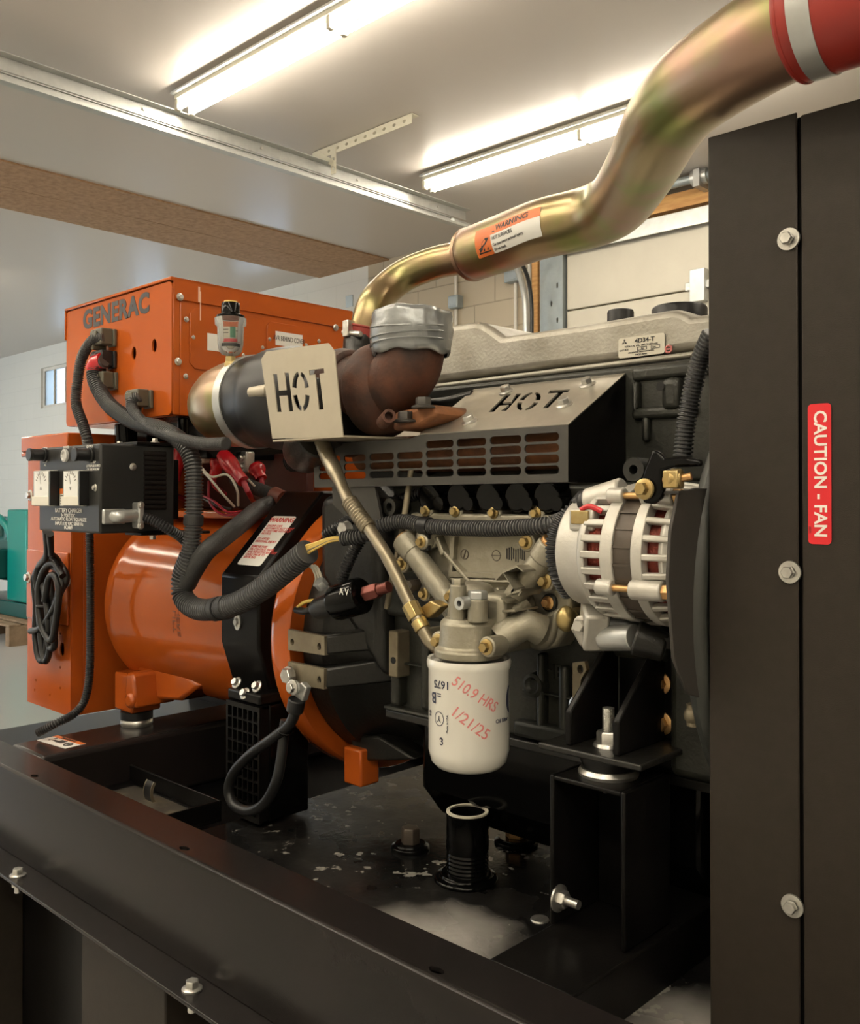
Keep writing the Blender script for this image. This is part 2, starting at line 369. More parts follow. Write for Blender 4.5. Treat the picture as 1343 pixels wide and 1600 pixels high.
# ================================================================== THE ROOM
ZF, ZC, YW, XS, YF = -Z0, 1.97, 5.3, -5.79, -2.1          # floor, ceiling, back wall, where the wall finish changes
struct('floor', MB().box(-14, 4, YF, YW, ZF-.1, ZF), m_floor)
struct('ceiling', MB().box(-14, 4, YF, YW, ZC, ZC+.1), m_ceil)
struct('trim_1', MB().box(-6.43, -5.98, YF, YW, ZC-.012, ZC).box(-5.976, -5.53, YF, YW, ZC-.012, ZC), m_osb)
wins = [(-12.16, -11.2, 1.17, 1.70), (-10.1, -9.1, 1.17, 1.70), (-7.9, -6.9, 1.17, 1.70)]
struct('wall_back', MB().flat([[(-14, ZF), (XS, ZF), (XS, ZC), (-14, ZC)]]+[[(a, c), (b, c), (b, d), (a, d)] for a, b, c, d in wins], (0, YW+.1, 0), EX, EZ, .2), m_wallw)
struct('wall_back_block', MB().box(XS, 4, YW, YW+.2, ZF, ZC), m_wallt)
struct('wall_left', MB().box(-14.2, -14, YF, YW, ZF, ZC), m_wallw)
struct('wall_right', MB().box(4, 4.2, YF, YW, ZF, ZC), m_wallp)
struct('wall_front', MB().box(-14, -13.9, YF-.2, YF, ZF, ZC).box(-10.4, 4, YF-.2, YF, ZF, ZC).box(-13.9, -10.4, YF-.2, YF, 1.6, ZC), m_wallp)  # gap is a doorway added out of view to admit daylight
for i, (a, b, c, d) in enumerate(wins):
    f = MB(); y0, y1 = YW+.03, YW+.07
    f.box(a, a+.04, y0, y1, c, d).box(b-.04, b, y0, y1, c, d).box(a+.04, b-.04, y0, y1, c, c+.04).box(a+.04, b-.04, y0, y1, d-.04, d)
    for k in (1, 2): f.box(a+(b-a)*k/3-.012, a+(b-a)*k/3+.012, y0, y1, c+.04, d-.04)
    w = struct('window_%d' % (i+1), f, m_wallp)
    struct('window_pane', MB().box(a+.04, b-.04, YW+.045, YW+.051, c+.04, d-.04), m_glass, parent=w)
# overhead door in the back wall, its header lumber and hardware
dr = struct('door_1', MB().box(-3.72, -.6, YW-.05, YW-.005, 1.285, 1.74), m_door, .006)
for k in range(5):
    struct('door_panel', MB().box(-3.72, -.6, YW-.05, YW-.005, 1.275-.56*(k+1)+.01, 1.275-.56*k), m_door, .006, parent=dr)
struct('door_strut', MB().box(-3.72, -.6, YW-.10, YW-.05, 1.72, 1.76).box(-3.72, -.6, YW-.11, YW-.10, 1.66, 1.76), m_galv, parent=dr)
hng = MB(); hp = P(1093, 447, y=YW-.06)
hng.box(hp.x-.05, hp.x+.05, YW-.10, YW-.05, hp.z-.10, hp.z+.10).box(hp.x-.09, hp.x+.09, YW-.08, YW-.05, hp.z-.02, hp.z+.03)
struct('door_hinge', hng, m_galv, .004, parent=dr)
struct('trim_2', MB().box(-3.72, -.4, YW-.06, YW, 1.80, 1.90), m_lumber)
struct('trim_3', MB().box(-4.02, -3.97, YW-.05, YW, ZF, 1.78), m_lumber)
dw = struct('door_added', MB().box(-13.9, -10.4, YF-.17, YF-.12, 1.5, 1.62), m_door)  # door head over the added, unseen daylight opening
t = T('torsion_bar', 'dark horizontal spring bar on the wall above the cream overhead door', 'spring bar')
t.part('shaft', MB().cyl((-3.3, YW-.14, 1.93), (-.8, YW-.14, 1.93), .028), m_galvb)
bk = MB(); bp = P(1097, 292, y=YW-.12); bk.box(bp.x-.02, bp.x+.02, YW-.2, YW, 1.86, 1.965).cyl((bp.x-.05, YW-.14, 1.93), (bp.x+.05, YW-.14, 1.93), .05)
t.part('bearing_bracket', bk, m_galv)
j = MB(); hs = [ell(-3.83+.05*(k % 2), -1.3+.12*k, .008, .02, 8) for k in range(24)]
j.flat([[(-3.93, ZF), (-3.735, ZF), (-3.735, 1.72), (-3.93, 1.72)]]+hs, (0, YW-.075, 0), EX, EZ, .006).box(-3.742, -3.735, YW-.075, YW-.005, ZF, 1.72)
one('door_jamb_angle', j, m_galvb, 'blue-grey perforated steel angle standing beside the cream overhead door', 'steel angle')
t = T('overhead_door_track', 'pair of bright galvanised door rails hanging under the ceiling', 'door track')
tr = MB(); x0 = -4.03
tr.box(x0, x0+.004, -.6, 4.55, 1.815, 1.875).box(x0, x0+.05, -.6, 4.55, 1.871, 1.875)
t.part('support_angle', tr, m_galv)
tr = MB(); tr.flat([[(0, 0), (.0, .052), (.012, .052), (.012, .048), (.004, .048), (.004, .004), (.045, .004), (.045, .015), (.049, .015), (.049, 0)]], (x0+.0, 0, 1.752), EX, EZ, .001)
pr = [(0, 0), (0, .052), (.014, .052), (.014, .048), (.004, .048), (.004, .004), (.045, .004), (.045, .015), (.049, .015), (.049, 0)]
tr = MB().prism(pr, (x0, -.6, 1.752), EX, EZ, (0, 5.0, 0))
t.part('roller_track', tr, m_galv)
cv = MB().tube([(x0+.02, 4.4, 1.775), (x0+.02, 4.75, 1.76), (x0+.02, 5.0, 1.66), (x0+.02, 5.14, 1.46), (x0+.02, 5.17, 1.2), (x0+.02, 5.17, .4), (x0+.02, 5.17, -1.4)], .022, 8, step=.08)
t.part('curved_track', cv, m_galv)
for k in range(7):
    yy = .2+k*.68; m = MB().cyl((x0+.005, yy, 1.845), (x0+.012, yy, 1.845), .008, n=10).cyl((x0+.005, yy, 1.785), (x0+.012, yy, 1.785), .008, n=10)
    t.part('rivet', m, m_zinc)
one('door_cable', MB().tube([(x0+.10, 4.8, 1.72), (x0+.10, 5.02, 1.6), (x0+.10, 5.12, 1.4), (x0+.10, 5.13, .9), (x0+.10, 5.13, -1.2)], .014, 8, step=.05), m_rubber,
    'black cable curving down beside the perforated steel door angle', 'cable')
t = T('track_hanger', 'cream perforated angle bracket on the ceiling behind the door rails', 'bracket')
hl = [ell(-4.1+.075*k+.03, .0, .013, .009, 8) for k in range(10)]
m = MB().flat([[(-4.14, -.025), (-3.34, -.025), (-3.34, .025), (-4.14, .025)]]+hl, (0, 3.36, ZC-.03), EX, EZ, .004).box(-4.14, -3.34, 3.36, 3.41, ZC-.006, ZC-.002)
t.part('perforated_angle', m, m_cream)
m = MB().flat([[(-.02, 0), (.02, 0), (.02, .14), (-.02, .14)], ell(0, .03, .008, .012, 8), ell(0, .08, .008, .012, 8)], (-3.98+.03, 3.355, 1.80), EX, EZ, .004)
t.part('strut', m, m_cream); t.part('brace', MB().bar((-3.95, 3.352, 1.86), (-4.08, 3.352, 1.94), .004, .03), m_cream)

# fluorescent strip lights: two in the picture, the others added out of view to brighten the scene
def light(x0, y, label, grp=None):
    t = T('ceiling_light', label, 'ceiling light', grp)
    x1 = x0+2.3; zt = ZC-.085
    t.part('housing', MB().box(x0, x1, y-.055, y+.055, ZC-.05, ZC-.001), m_cream, .004)
    t.part('reflector_edge', MB().box(x0, x1, y-.075, y-.055, ZC-.03, ZC-.02).box(x0, x1, y+.055, y+.075, ZC-.03, ZC-.02), m_galv)
    for k in (0, 1):
        for s in (-1, 1):
            a = x0+.02+k*1.14; b = a+1.10
            t.part('tube', MB().cyl((a, y+s*.036, zt), (b, y+s*.036, zt), .0135, n=12), m_tubeglow)
    for xx in (x0+.01, x0+1.14, x0+2.28):
        for s in (-1, 1):
            t.part('lampholder', MB().box(xx-.012, xx+.012, y+s*.036-.014, y+s*.036+.014, zt-.018, ZC-.05), m_cream, .003)
    return t
for (x, y, lb) in ((-3.98, 2.43, 'fluorescent strip light ending at the hanging door rails, nearer the orange generator box'),
                   (-3.92, 4.08, 'fluorescent strip light partly behind the bent gold pipe')):
    LT = light(x, y, lb)
L0 = LT
# ------------------------------------------------------------------ small things on and before the back wall
def conduit(px, y0, y1, lb, rr=.013):
    p = P(px, y0, y=YW-.02); q = P(px, y1, y=YW-.02)
    return one('conduit', MB().cyl((p.x, YW-.02, min(q.z, p.z)), (p.x, YW-.02, max(p.z, q.z)), rr, n=12), m_wallp, lb, 'conduit')
def jbox(px, y0, y1, w, lb):
    p = P(px, y0, y=YW-.04); q = P(px, y1, y=YW-.04); s = sz(w, p)/2*1.3
    t = T('junction_box', lb, 'electrical box')
    t.part('body', MB().box(p.x-s, p.x+s, YW-.07, YW-.001, q.z, p.z), m_galvb, .006)
    t.part('cover', MB().box(p.x-s*.92, p.x+s*.92, YW-.076, YW-.0702, q.z+.01, p.z-.01), m_galvb, .003)
jbox(711, 462, 482, 15, 'small grey electrical box on the tan block wall above the duct-taped elbow')
jbox(801, 424, 441, 20, 'grey electrical box on the tan block wall under the gold pipe sleeve')
conduit(712, 405, 461, 'thin conduit rising out of the small grey box above the taped elbow', .012)
conduit(712, 483, 640, 'thin conduit running down below the small grey box above the taped elbow', .012)
conduit(805, 442, 640, 'conduit running down from the grey box under the gold pipe sleeve')
conduit(827, 405, 640, 'plain conduit without any box on the tan block wall')
one('patch_of_tape', MB().box(-6.07, -5.98, YW-.006, YW-.001, 1.64, 1.74), m_galvb, 'grey tape patch on the pale wall beneath the strand board', 'tape patch')
# teal generator beyond the orange cabinet
t = T('teal_generator', 'teal generator set standing by the far white wall', 'generator')
def bx(a, b, c, d, e, f): return MB().box(a, b, c, d, e, f)
yb = 4.25
t.part('control_panel', bx(-10.62, -10.1, yb, yb+.55, -1.15, -.135), m_teal, .02)
t.part('engine_block', bx(-11.7, -10.64, yb+.05, yb+.5, -.95, -.45), m_tealdk, .04)
m = MB(); 
for k in range(4): m.cyl((-11.5+k*.22, yb+.12, -.5), (-11.5+k*.22, yb+.12, -.22), .07, .05, n=14)
t.part('cylinder_head', m, m_tealdk, .01)
t.part('intake_pipe', MB().tube([(-11.7, yb+.1, -.25), (-11.2, yb+.08, -.22), (-10.8, yb+.08, -.33), (-10.66, yb+.1, -.6)], .05, 10), m_teal)
t.part('alternator_drum', MB().cyl((-11.1, yb-.02, -.75), (-10.66, yb-.02, -.75), .17), m_tealdk, .02)
t.part('base_rail', bx(-11.8, -9.9, yb, yb+.6, -1.32, -1.16), m_tealdk, .01)
t.part('battery_box', bx(-11.3, -10.78, yb-.25, yb-.02, -1.16, -.74), m_satin, .02)
m = MB()
for k in range(5): m.box(-11.9, -9.8, yb-.3+.2*k, yb-.18+.2*k, -1.35, -1.325)
for k in range(3): m.box(-11.9+1.0*k, -11.8+1.0*k, yb-.3, yb+.64, -1.55, -1.352)
one('wooden_pallet', m, m_wood, 'worn wooden pallet under the teal generator', 'pallet', bev=.004)

# ================================================================== SKID: rails, cross beams, deck, mounts
NY = V((0, -1, 0))
ZR = -.52                                   # top of the rails
t = T('skid_frame', 'black steel base frame with oily deck carrying the generator set', 'base frame'); SKID = t
XL, XR = -2.75, .35
holes = []
for px, py in ((46, 1214), (283, 1327), (681, 1516)):
    p = P(px, py, z=ZR); holes.append(ell(p.x, max(p.y, .7465), .011, .006, 14))
fr = t.part('front_rail', MB().prism([(.729, -.676), (.729, -.528), (.7305, -.5225), (.735, -.52), (.738, -.52), (.738, -.676)], (XL, 0, 0), EY, EZ, (XR-XL, 0, 0)), m_rail)
t.part('rail_top', MB().flat([[(XL, .738), (XR, .738), (XR, .805), (XL, .805)]]+holes, (0, 0, ZR-.0025), EX, EY, .005), m_rail, .0015)
t.part('rail_lip', MB().box(XL, XR, .799, .805, -.60, ZR-.005), m_satin)
t.part('rail_flange', MB().box(XL, XR, .678, .80, -.683, -.677), m_rail, .0015)
t.part('rear_rail', MB().box(XL, XR, 1.70, 1.77, -.68, ZR), m_satin, .004)
t.part('cross_beam', MB().box(-2.0, -1.845, .806, 1.70, -.66, ZR), m_rail, .012, seg=3)
t.part('cross_beam', MB().box(-.68, -.565, .806, 1.70, -.60, ZR-.001), m_satin, .003)
t.part('deck', MB().box(-1.42, XR, .806, 1.70, -.60, -.585), m_deck)
t.part('lower_pan', MB().box(-2.75, -1.42, .806, 1.70, -.68, -.67).box(-1.43, -1.42, .806, 1.70, -.67, -.60), m_satin)
tk = MB().box(XL, XR, .86, 1.66, -1.54, -.69)
t.part('tank_wall', tk, m_satin)
for a, b in ((-2.35, -2.05), (-1.52, -1.25), (-.88, -.60), (-.2, .08)):
    t.part('stiffener', MB().box(a, b, .735, .86, -1.54, -.684), m_rad, .003)
for px, py in ((28, 1368), (300, 1546)):
    p = P(px, py, z=-.677)
    t.bolt(p, EZ, .0095, .010, m_zinc, parent=None)
    m = MB().cyl(p-EZ*.006, p-EZ*.03, .006, n=12).hexa(p-EZ*.007, -EZ, .011, .012); t.part('nut', m, m_zinc)
# deck fittings
def ring(px, py, r, h, z=-.585):
    p = P(px, py, z=z); return p, MB().lathe(p, EZ, [(0, 0), (r*1.25, 0), (r*1.22, .006), (r, .008), (r, h), (0, h)], 32)
p, m = ring(728, 1374, .040, .012)
t.part('pipe_flange', m, m_black, .002)
pp = P(730, 1366, z=-.573)
n0 = MB().tube([pp, pp+EZ*.09], .032, 28, step=.002, smooth=True, rings=(.97, 1, 1, .97)) if 0 else MB()
n0.lathe(pp, EZ, [(0, 0), (.0325, 0)]+[(.0325-(.0012 if k % 2 else 0), .003+.003*k) for k in range(12)]+[(.0325, .04), (.0325, .092), (.029, .094), (.027, .094), (.027, .06), (0, .06)], 32)
t.part('threaded_nipple', n0, m_black, label='black threaded pipe stub')
t.part('nipple_rim', MB().lathe(pp, EZ, [(.027, .0945), (.032, .0945), (.032, .097), (.027, .097)], 32), m_label)
for px, py, r in ((641, 1326, .026), (806, 1316, .030)):
    p, m = ring(px, py, r, .010); t.part('drain_boss', m, m_black, .001)
    t.part('drain_plug', MB().hexa(p+EZ*.01, EZ, r*.62, .026), m_copperb if px > 700 else m_stator, .001)
p = P(843, 1437, z=-.585); t.part('deck_rivet', MB().lathe(p, EZ, [(0, 0), (.013, 0), (.012, .002), (.006, .0015), (0, .0035)], 24), m_zinc)
# front engine support: an open channel post on the beam
zt = -.338
t2 = T('engine_support_post', 'black channel post under the engine foot near the radiator cabinet', 'support post')
x0, x1, y0, y1 = -.68, -.574, .922, 1.025
m = MB().box(x0, x0+.006, y0, y1, ZR, zt).box(x1-.006, x1, y0, y1, ZR, zt).box(x0+.006, x1-.006, y1-.006, y1, ZR, zt-.006).box(x0+.006, x1-.006, y0, y1, zt-.006, zt)
t2.part('channel', m, m_satin, .002)
p = P(872, 1403, x=x0+.006); t2.bolt(p, EX, .011, .009, m_zinc); t2.part('bolt_thread', MB().cyl(p+EX*.008, p+EX*.03, .0055, n=14), m_zinc)
cx, cy_ = -.628, .972
m = MB().lathe((cx, cy_, zt-.006), -EZ, [(0, 0), (.019, 0), (.019, .003), (0, .003)], 24).hexa((cx, cy_, zt-.009), -EZ, .011, .012)
t2.part('underside_nut', m, m_zinc)
t3 = T('rubber_mount', 'black rubber mount with bright washer between the post and engine foot', 'rubber mount')
t3.part('washer', MB().lathe((cx, cy_, zt), EZ, [(0, 0), (.036, 0), (.037, .004), (.034, .009), (0, .009)], 36), m_zinc)
t3.part('rubber', MB().lathe((cx, cy_, zt+.009), EZ, [(0, 0), (.030, 0), (.034, .008), (.036, .018), (0, .018)], 36), m_rubber)
# engine foot bracket
zf = zt+.027
t4 = T('engine_mount_bracket', 'black welded engine foot with two gussets over the support post', 'engine foot')
q = [P(862, 1150, z=zf+.006), P(963, 1190, z=zf+.006), P(1085, 1150, z=zf+.006), P(985, 1118, z=zf+.006)]
t4.part('base_plate', MB().box(-.70, -.555, .925, 1.06, zf, zf+.008), m_irondk, .002)
t4.part('back_plate', MB().box(-.66, -.505, 1.045, 1.058, zf+.008, -.195), m_satin, .003)
for px in (905, 965):
    a = P(px, 1165, z=zf+.008); xx = -.668 if px == 905 else -.600
    g = [(.937, zf+.008), (1.045, zf+.008), (1.045, -.20), (1.02, -.192), (.937, -.262)]
    t4.part('gusset', MB().prism(g, (xx, 0, 0), EY, EZ, (.009, 0, 0)), m_satin, .002)
for px, py in ((940, 1052), (1032, 1067), (1035, 1130)):
    t4.bolt(P(px, py, y=1.044), NY, .0095, .008, m_copperb)
sp = V((cx, cy_, zf+.008)); t4.part('mount_nut', MB().lathe(sp, EZ, [(0, 0), (.019, 0), (.017, .004), (0, .004)], 24).hexa(sp+EZ*.003, EZ, .0145, .015), m_zinc)
t4.part('mount_stud', MB().tube([sp, sp+EZ*.046], .0075, 16, step=.0008, rings=(.88, 1.0)), m_zinc)

# battery tray between the rail and the barrel, with its strap; decal on the beam
t = T('battery_tray', 'empty black battery tray in the frame corner below the orange barrel', 'tray')
m = MB().box(-1.84, -1.50, .81, 1.0, -.612, -.606).box(-1.84, -1.50, .995, 1.0, -.606, -.572).box(-1.505, -1.50, .81, .995, -.606, -.572)
t.part('tray', m, m_satin, .001)
t.part('floor_dirt', MB().box(-1.80, -1.53, .83, .985, -.606, -.6052), M('dusty_tray_floor', (.030, .026, .020), .6, 0, (.13, .11, .07), 16, detail=6, lo=.5, hi=.72))
sp = P(243, 1228, y=.97)
t.part('strap', MB().lathe((sp.x, .985, -.588), EX, [(.030, -.013), (.034, -.013), (.034, .013), (.030, .013), (.030, -.013)], 20, R(-40), R(150)), m_rubber)
for s in (-.0135, .0135):
    t.part('strap_edge', MB().lathe((sp.x+s, .985, -.588), EX, [(.029, -.0012), (.0345, -.0012), (.0345, .0012), (.029, .0012), (.029, -.0012)], 20, R(-40), R(150)), m_tan)
def quadlabel(px4, z=None, y=None):
    return [P(a, b, z=z, y=y) for a, b in px4]
q = quadlabel(((61, 1156), (93, 1149), (131, 1163), (99, 1171)), z=ZR)
t = T('warning_decal', 'small white and orange decal on the frame beam near the conduit', 'decal')
o = (q[0]+q[1]+q[2]+q[3])/4; ex = (q[2]-q[1]).normalized(); ey = (q[1]-q[0]).normalized(); ex = ex-ey*ex.dot(ey); ex.normalize()
hw = (q[2]-q[1]).length/2; hh = (q[1]-q[0]).length/2; nn = EZ
t.part('sheet', MB().obox(o+nn*.0005, ex*hw, ey*hh, nn*.0004), m_labelw)
t.part('orange_band', MB().obox(o+ey*hh*.75+nn*.0011, ex*hw, ey*hh*.25, nn*.0002), m_labelo)
m = MB().text('WARNING', .011, o+ey*hh*.75+nn*.0015, ex, ey, .02); m.obox(o-ex*hw*.0+nn*.0011, ex*.010, ey*.009, nn*.0002).obox(o-ex*hw*.1-ey*.004+nn*.0012, ex*.018, ey*.004, nn*.0002)
m.text('!', .03, o-ex*hw*.62+nn*.0012, ex, ey, .02).torus(o+ex*hw*.6-ey*.004+nn*.0011, nn, .009, .0016, 20, 6).text('TIP', .008, o+ex*hw*.62-ey*.004+nn*.0012, ex, ey)
t.part('print', m, m_ink)

# ================================================================== GENERATOR HEAD
GY, GZ = 1.25, -.25
t = T('generator_head', 'orange generator barrel between the orange cabinet and the engine', 'generator'); GEN = t
g0 = V((-2.03, GY, GZ))
t.part('barrel', MB().lathe(g0, EX, [(0, 0), (.205, 0), (.222, .012), (.226, .03), (.222, .05), (.214, .062), (.213, .545), (0, .545)], 96), m_orange)
t.part('adapter_ring', MB().lathe((-1.40, GY, GZ), EX, [(0, 0), (.205, 0), (.222, .03), (.252, .06), (.262, .068), (.265, .075), (.265, .118), (.262, .122), (.232, .122), (.226, .108), (.20, .108), (0, .108)], 96), m_orange)
p = P(562, 1196, y=1.10)
t.part('foot', MB().box(p.x-.027, p.x+.019, 1.085, 1.13, -.505, -.44), m_orange, .004)
t.part('rear_foot', MB().box(-2.005, -1.925, 1.045, 1.12, -.487, -.40), m_orange, .006)
p = P(215, 1075, y=1.055)
lg = MB().prism([(-.026, -.030), (.026, -.040), (.014, .034), (-.014, .036)], (p.x, 1.035, p.z), EX, EZ, (0, .10, 0)).cyl((p.x+.006, 1.028, p.z-.024), (p.x+.006, 1.06, p.z-.024), .017)
t.part('lifting_lug', lg, m_orange, .006)
t.part('foot_saddle', MB().prism([(-2.0, -.46), (-1.93, -.46), (-1.80, -.445), (-1.72, -.40), (-2.0, -.33)], (0, 1.09, 0), EX, EZ, (0, .2, 0)), m_orange, .008)
m = MB()       # faint stamped lettering on the near flank
def barrel_map(x, y, z):
    px0 = -1.735; th = math.pi*.985+y/.2135
    return V((px0+x, GY+math.cos(th)*(.2138+z), GZ-math.sin(th)*(.2138+z)))
m.text('LIFT\nHERE', .030, None, 1, None, .0, .0004, fmap=lambda x, y, z: barrel_map(-y*.55+.012, -x*.9, z))
t.part('stamped_marks', m, M('worn_dark_print', (.16, .04, .012), .5))
ft = T('rubber_mount', 'rubber mount with bright washer under the orange barrel foot', 'rubber mount')
p = V((-1.955, 1.075, ZR))
ft.part('washer', MB().lathe(p, EZ, [(0, 0), (.034, 0), (.036, .004), (.036, .012), (.033, .016), (0, .016)], 32), m_zinc)
ft.part('rubber', MB().lathe(p+EZ*.016, EZ, [(0, 0), (.036, 0), (.036, .017), (0, .017)], 32), m_rubber)
# black belt around the coupling with the printed warning
t = T('coupling_guard', 'black sheet guard belt with white warning label around the coupling', 'guard')
prof = [(1.03, -.362), (1.0, -.272), (1.0, -.146), (1.15, .012), (1.36, .012), (1.50, -.146), (1.50, -.40), (1.2, -.50)]
t.part('belt', MB().prism(prof, (-1.505, 0, 0), EY, EZ, (.12, 0, 0)), m_satin, .005)
a = V((-1.505, 1.0, -.146)); b = V((-1.505, 1.15, .012)); sl = (b-a).normalized(); nn = EX.cross(sl).normalized()
lc = a+sl*.088+EX*.064+nn*.0006; fl = 1 if nn.y < 0 else -1; nn = nn*fl
lc = a+sl*.088+EX*.064+nn*.0008
lb = t.part('warning_label', MB().flat([rrect(-.037, .037, -.062, .062, .006)], lc, EX, sl, .0006), m_labelw, label='white label with red print')
m = MB().text('WARNING', .0155, lc+sl*.051+nn*.0006, EX, sl, .03)
t.part('warning_print', m.text('ENGINE CAN\nAUTOMATICALLY START\nAT ANYTIME WITHOUT\nNOTICE.\n \nTO AVOID\nPERSONAL INJURY\n \nREMOVE FUSE\nON CONTROL PANEL\nAND NEGATIVE BATTERY\nCABLE PRIOR TO\nSERVICING', .0078, lc+sl*.040-EX*.032+nn*.0006, EX, sl, .01, ax='LEFT', ay='TOP', line=.85), m_inkr, parent=lb)
t.bolt(P(371, 972, y=1.0), NY, .006, .005, m_zinc)
sv = MB().flat([ell(0, 0, .010, .015), ell(0, 0, .006, .009)], P(371, 972, y=.998), EX, EZ, .003); t.part('slot_ring', sv, m_zinc)
for px, py in ((370, 1067), (402, 1073), (383, 1084)):
    t.bolt(P(px, py, y=1.0) if py < 1080 else P(px, py, y=.99), NY+EZ*.6, .0075, .007, m_zinc)
m = MB().box(-1.46, -1.36, .985, 1.06, -.372, -.352); t.part('clip_plate', m, m_satin, .004)
t = T('vent_grille', 'narrow black vent grille hanging below the coupling guard', 'vent')
gx0, gx1, gz0, gz1 = -1.455, -1.352, -.578, -.372
hs = [[(gx0+.006+(gx1-gx0-.008)*i/6, gz0+.01+(gz1-gz0-.016)*j/9), (gx0+.006+(gx1-gx0-.008)*(i+.78)/6, gz0+.01+(gz1-gz0-.016)*j/9),
       (gx0+.006+(gx1-gx0-.008)*(i+.78)/6, gz0+.01+(gz1-gz0-.016)*(j+.86)/9), (gx0+.006+(gx1-gx0-.008)*i/6, gz0+.01+(gz1-gz0-.016)*(j+.86)/9)] for i in range(6) for j in range(9)]
t.part('grid', MB().flat([[(gx0, gz0), (gx1, gz0), (gx1, gz1), (gx0, gz1)]]+hs, (0, .982, 0), EX, EZ, .006), m_satin)
t.part('case', MB().box(gx0, gx1, 1.0, 1.09, gz0, gz1), m_black, .003)
t.part('case_side', MB().box(gx1-.004, gx1, .985, 1.0, gz0, gz1).box(gx0, gx0+.004, .985, 1.0, gz0, gz1).box(gx0, gx1, .985, 1.0, gz1-.004, gz1).box(gx0, gx1, .985, 1.0, gz0, gz0+.004), m_satin)

# ------------------------------------------------------------------ orange terminal cabinet, control box
t = T('terminal_cabinet', 'tall orange steel cabinet standing at the far end of the barrel', 'cabinet')
cx0, cx1, cy0 = -2.32, -2.085, .98
hz = P(97, 1015, y=cy0); hl = [ell(hz.x, hz.z, .012, .016)]
for px, py in ((94, 990), (94, 1043), (94, 1075), (78, 1086), (56, 1063), (54, 1078)): q = P(px, py, y=cy0); hl.append(ell(q.x, q.z, .0026, .0032, 8))
zb, zt2 = -.507, .112
t.part('front_sheet', MB().flat([[(cx0, zb), (cx1, zb), (cx1, zt2), (cx0, zt2)]]+hl, (0, cy0+.0015, 0), EX, EZ, .003), m_orange)
t.part('body', MB().box(cx0, cx1, cy0+.03, 1.58, zb, zt2).box(cx0, cx0+.003, cy0+.003, cy0+.03, zb, zt2).box(cx1-.003, cx1, cy0+.003, cy0+.03, zb, zt2), m_orange, .002)
t.part('lid', MB().box(cx0-.015, cx1+.004, cy0-.012, 1.6, zt2, .150).box(cx0-.015, cx1+.004, cy0-.012, cy0-.0035, .100, zt2), m_orange, .003)
q0, q1 = P(45, 858, y=cy0), P(111, 978, y=cy0)
t.part('access_door', MB().box(cx0+.006, cx1-.006, cy0-.006, cy0-.0005, q1.z, P(90, 862, y=cy0).z), m_orange, .002)
for px, py in ((48, 774), (45, 902), (106, 908)): t.bolt(P(px, py, y=cy0-.006), NY, .009, .008, m_zinc)
t.part('side_decal', MB().obox(P(89, 947, y=cy0-.007), EX*.006, EY*.0006, EZ*.02), m_labelw)
# connection box over the barrel behind the red boots
t = T('connection_box', 'orange connection box behind the red cable boots above the barrel', 'terminal box')
t.part('tray', MB().box(-2.08, -1.56, 1.12, 1.62, -.045, -.03), m_orange, .003)
t.part('rear_wall', MB().box(-2.08, -1.30, 1.48, 1.6, -.03, .115), m_orange, .003)
t.part('shade_board', MB().box(-2.04, -1.62, 1.30, 1.32, -.028, .10), M('painted_shade_red', (.05, .012, .008), .5), .003)  # dark red colour stands in for the shade inside the box
t.part('side_wall', MB().box(-2.08, -2.06, 1.12, 1.48, -.03, .115), m_orange, .002)
# control box
t = T('control_box', 'orange control box with dark maker lettering on top of the set', 'control box'); CB = t
bx0, bx1, by0, by1, bz0, bz1 = -2.155, -1.683, 1.0, 1.478, .168, .449
h2 = [P(px, py, y=by0) for px, py in ((209, 552), (241, 540))]
t.part('front_sheet', MB().flat([rrect(bx0, bx1, bz0, bz1-.008, .012)]+[ell(q.x, q.z, .010, .014) for q in h2], (0, by0+.002, 0), EX, EZ, .004), m_orange, .0012)
t.part('body', MB().box(bx0+.004, bx1, by0+.02, by1, bz0, bz1-.008).box(bx0+.004, bx0+.008, by0+.004, by0+.02, bz0, bz1-.01).box(bx1-.004, bx1, by0+.004, by0+.02, bz0, bz1-.01), m_orange, .002)
ld = MB().prism([(by0-.004, bz1-.008), (by0-.004, bz1), (by1+.01, bz1), (by1+.01, bz1-.045), (by0+.01, bz1-.045), (by0+.003, bz1-.030), (by0+.003, bz1-.008)], (bx1, 0, 0), EY, EZ, (.0035, 0, 0))
ld.box(bx0-.003, bx1+.0035, by0-.004, by1+.01, bz1-.006, bz1).box(bx0-.003, bx0, by0-.004, by0+.01, bz1-.075, bz1-.006)
t.part('lid', ld, m_orange, .0015)
def fx(px, py): q = P(px, py, x=bx1); return (q.y, q.z)
XP = bx1+.002
def chamf(y0, y1, z0, z1, c): return [(y0+c, z0), (y1-c, z0), (y1, z0+c), (y1, z1-c), (y1-c, z1), (y0+c, z1), (y0, z1-c), (y0, z0+c)]
ya, za = fx(296, 480); yb_, zb_ = fx(413, 498)
a0 = fx(298, 576)
t.part('cover_panel', MB().prism(chamf(ya, yb_, a0[1], za, .012), (bx1-.0005, 0, 0), EY, EZ, (.003, 0, 0)), m_orange, .0008)
yc, _ = fx(416, 520); yd, _ = fx(481, 520); zc = fx(420, 502)[1]
cvp = t.part('cover_panel', MB().prism(chamf(yc, yd, zc-.11, zc, .010), (bx1-.0005, 0, 0), EY, EZ, (.003, 0, 0)), m_orange, .0008)
l0 = fx(429, 524); l1 = fx(471, 544); lc = V((bx1+.003, (l0[0]+l1[0])/2, (l0[1]+l1[1])/2+.004))
t.part('cover_label', MB().obox(lc, EY*(l1[0]-l0[0])/2, EZ*.0155, EX*.0004), m_labelw)
t.part('cover_print', MB().text('AVR BEHIND COVER', .0155, lc+EX*.0006, EY, EZ, .0, wx=.62), m_ink)
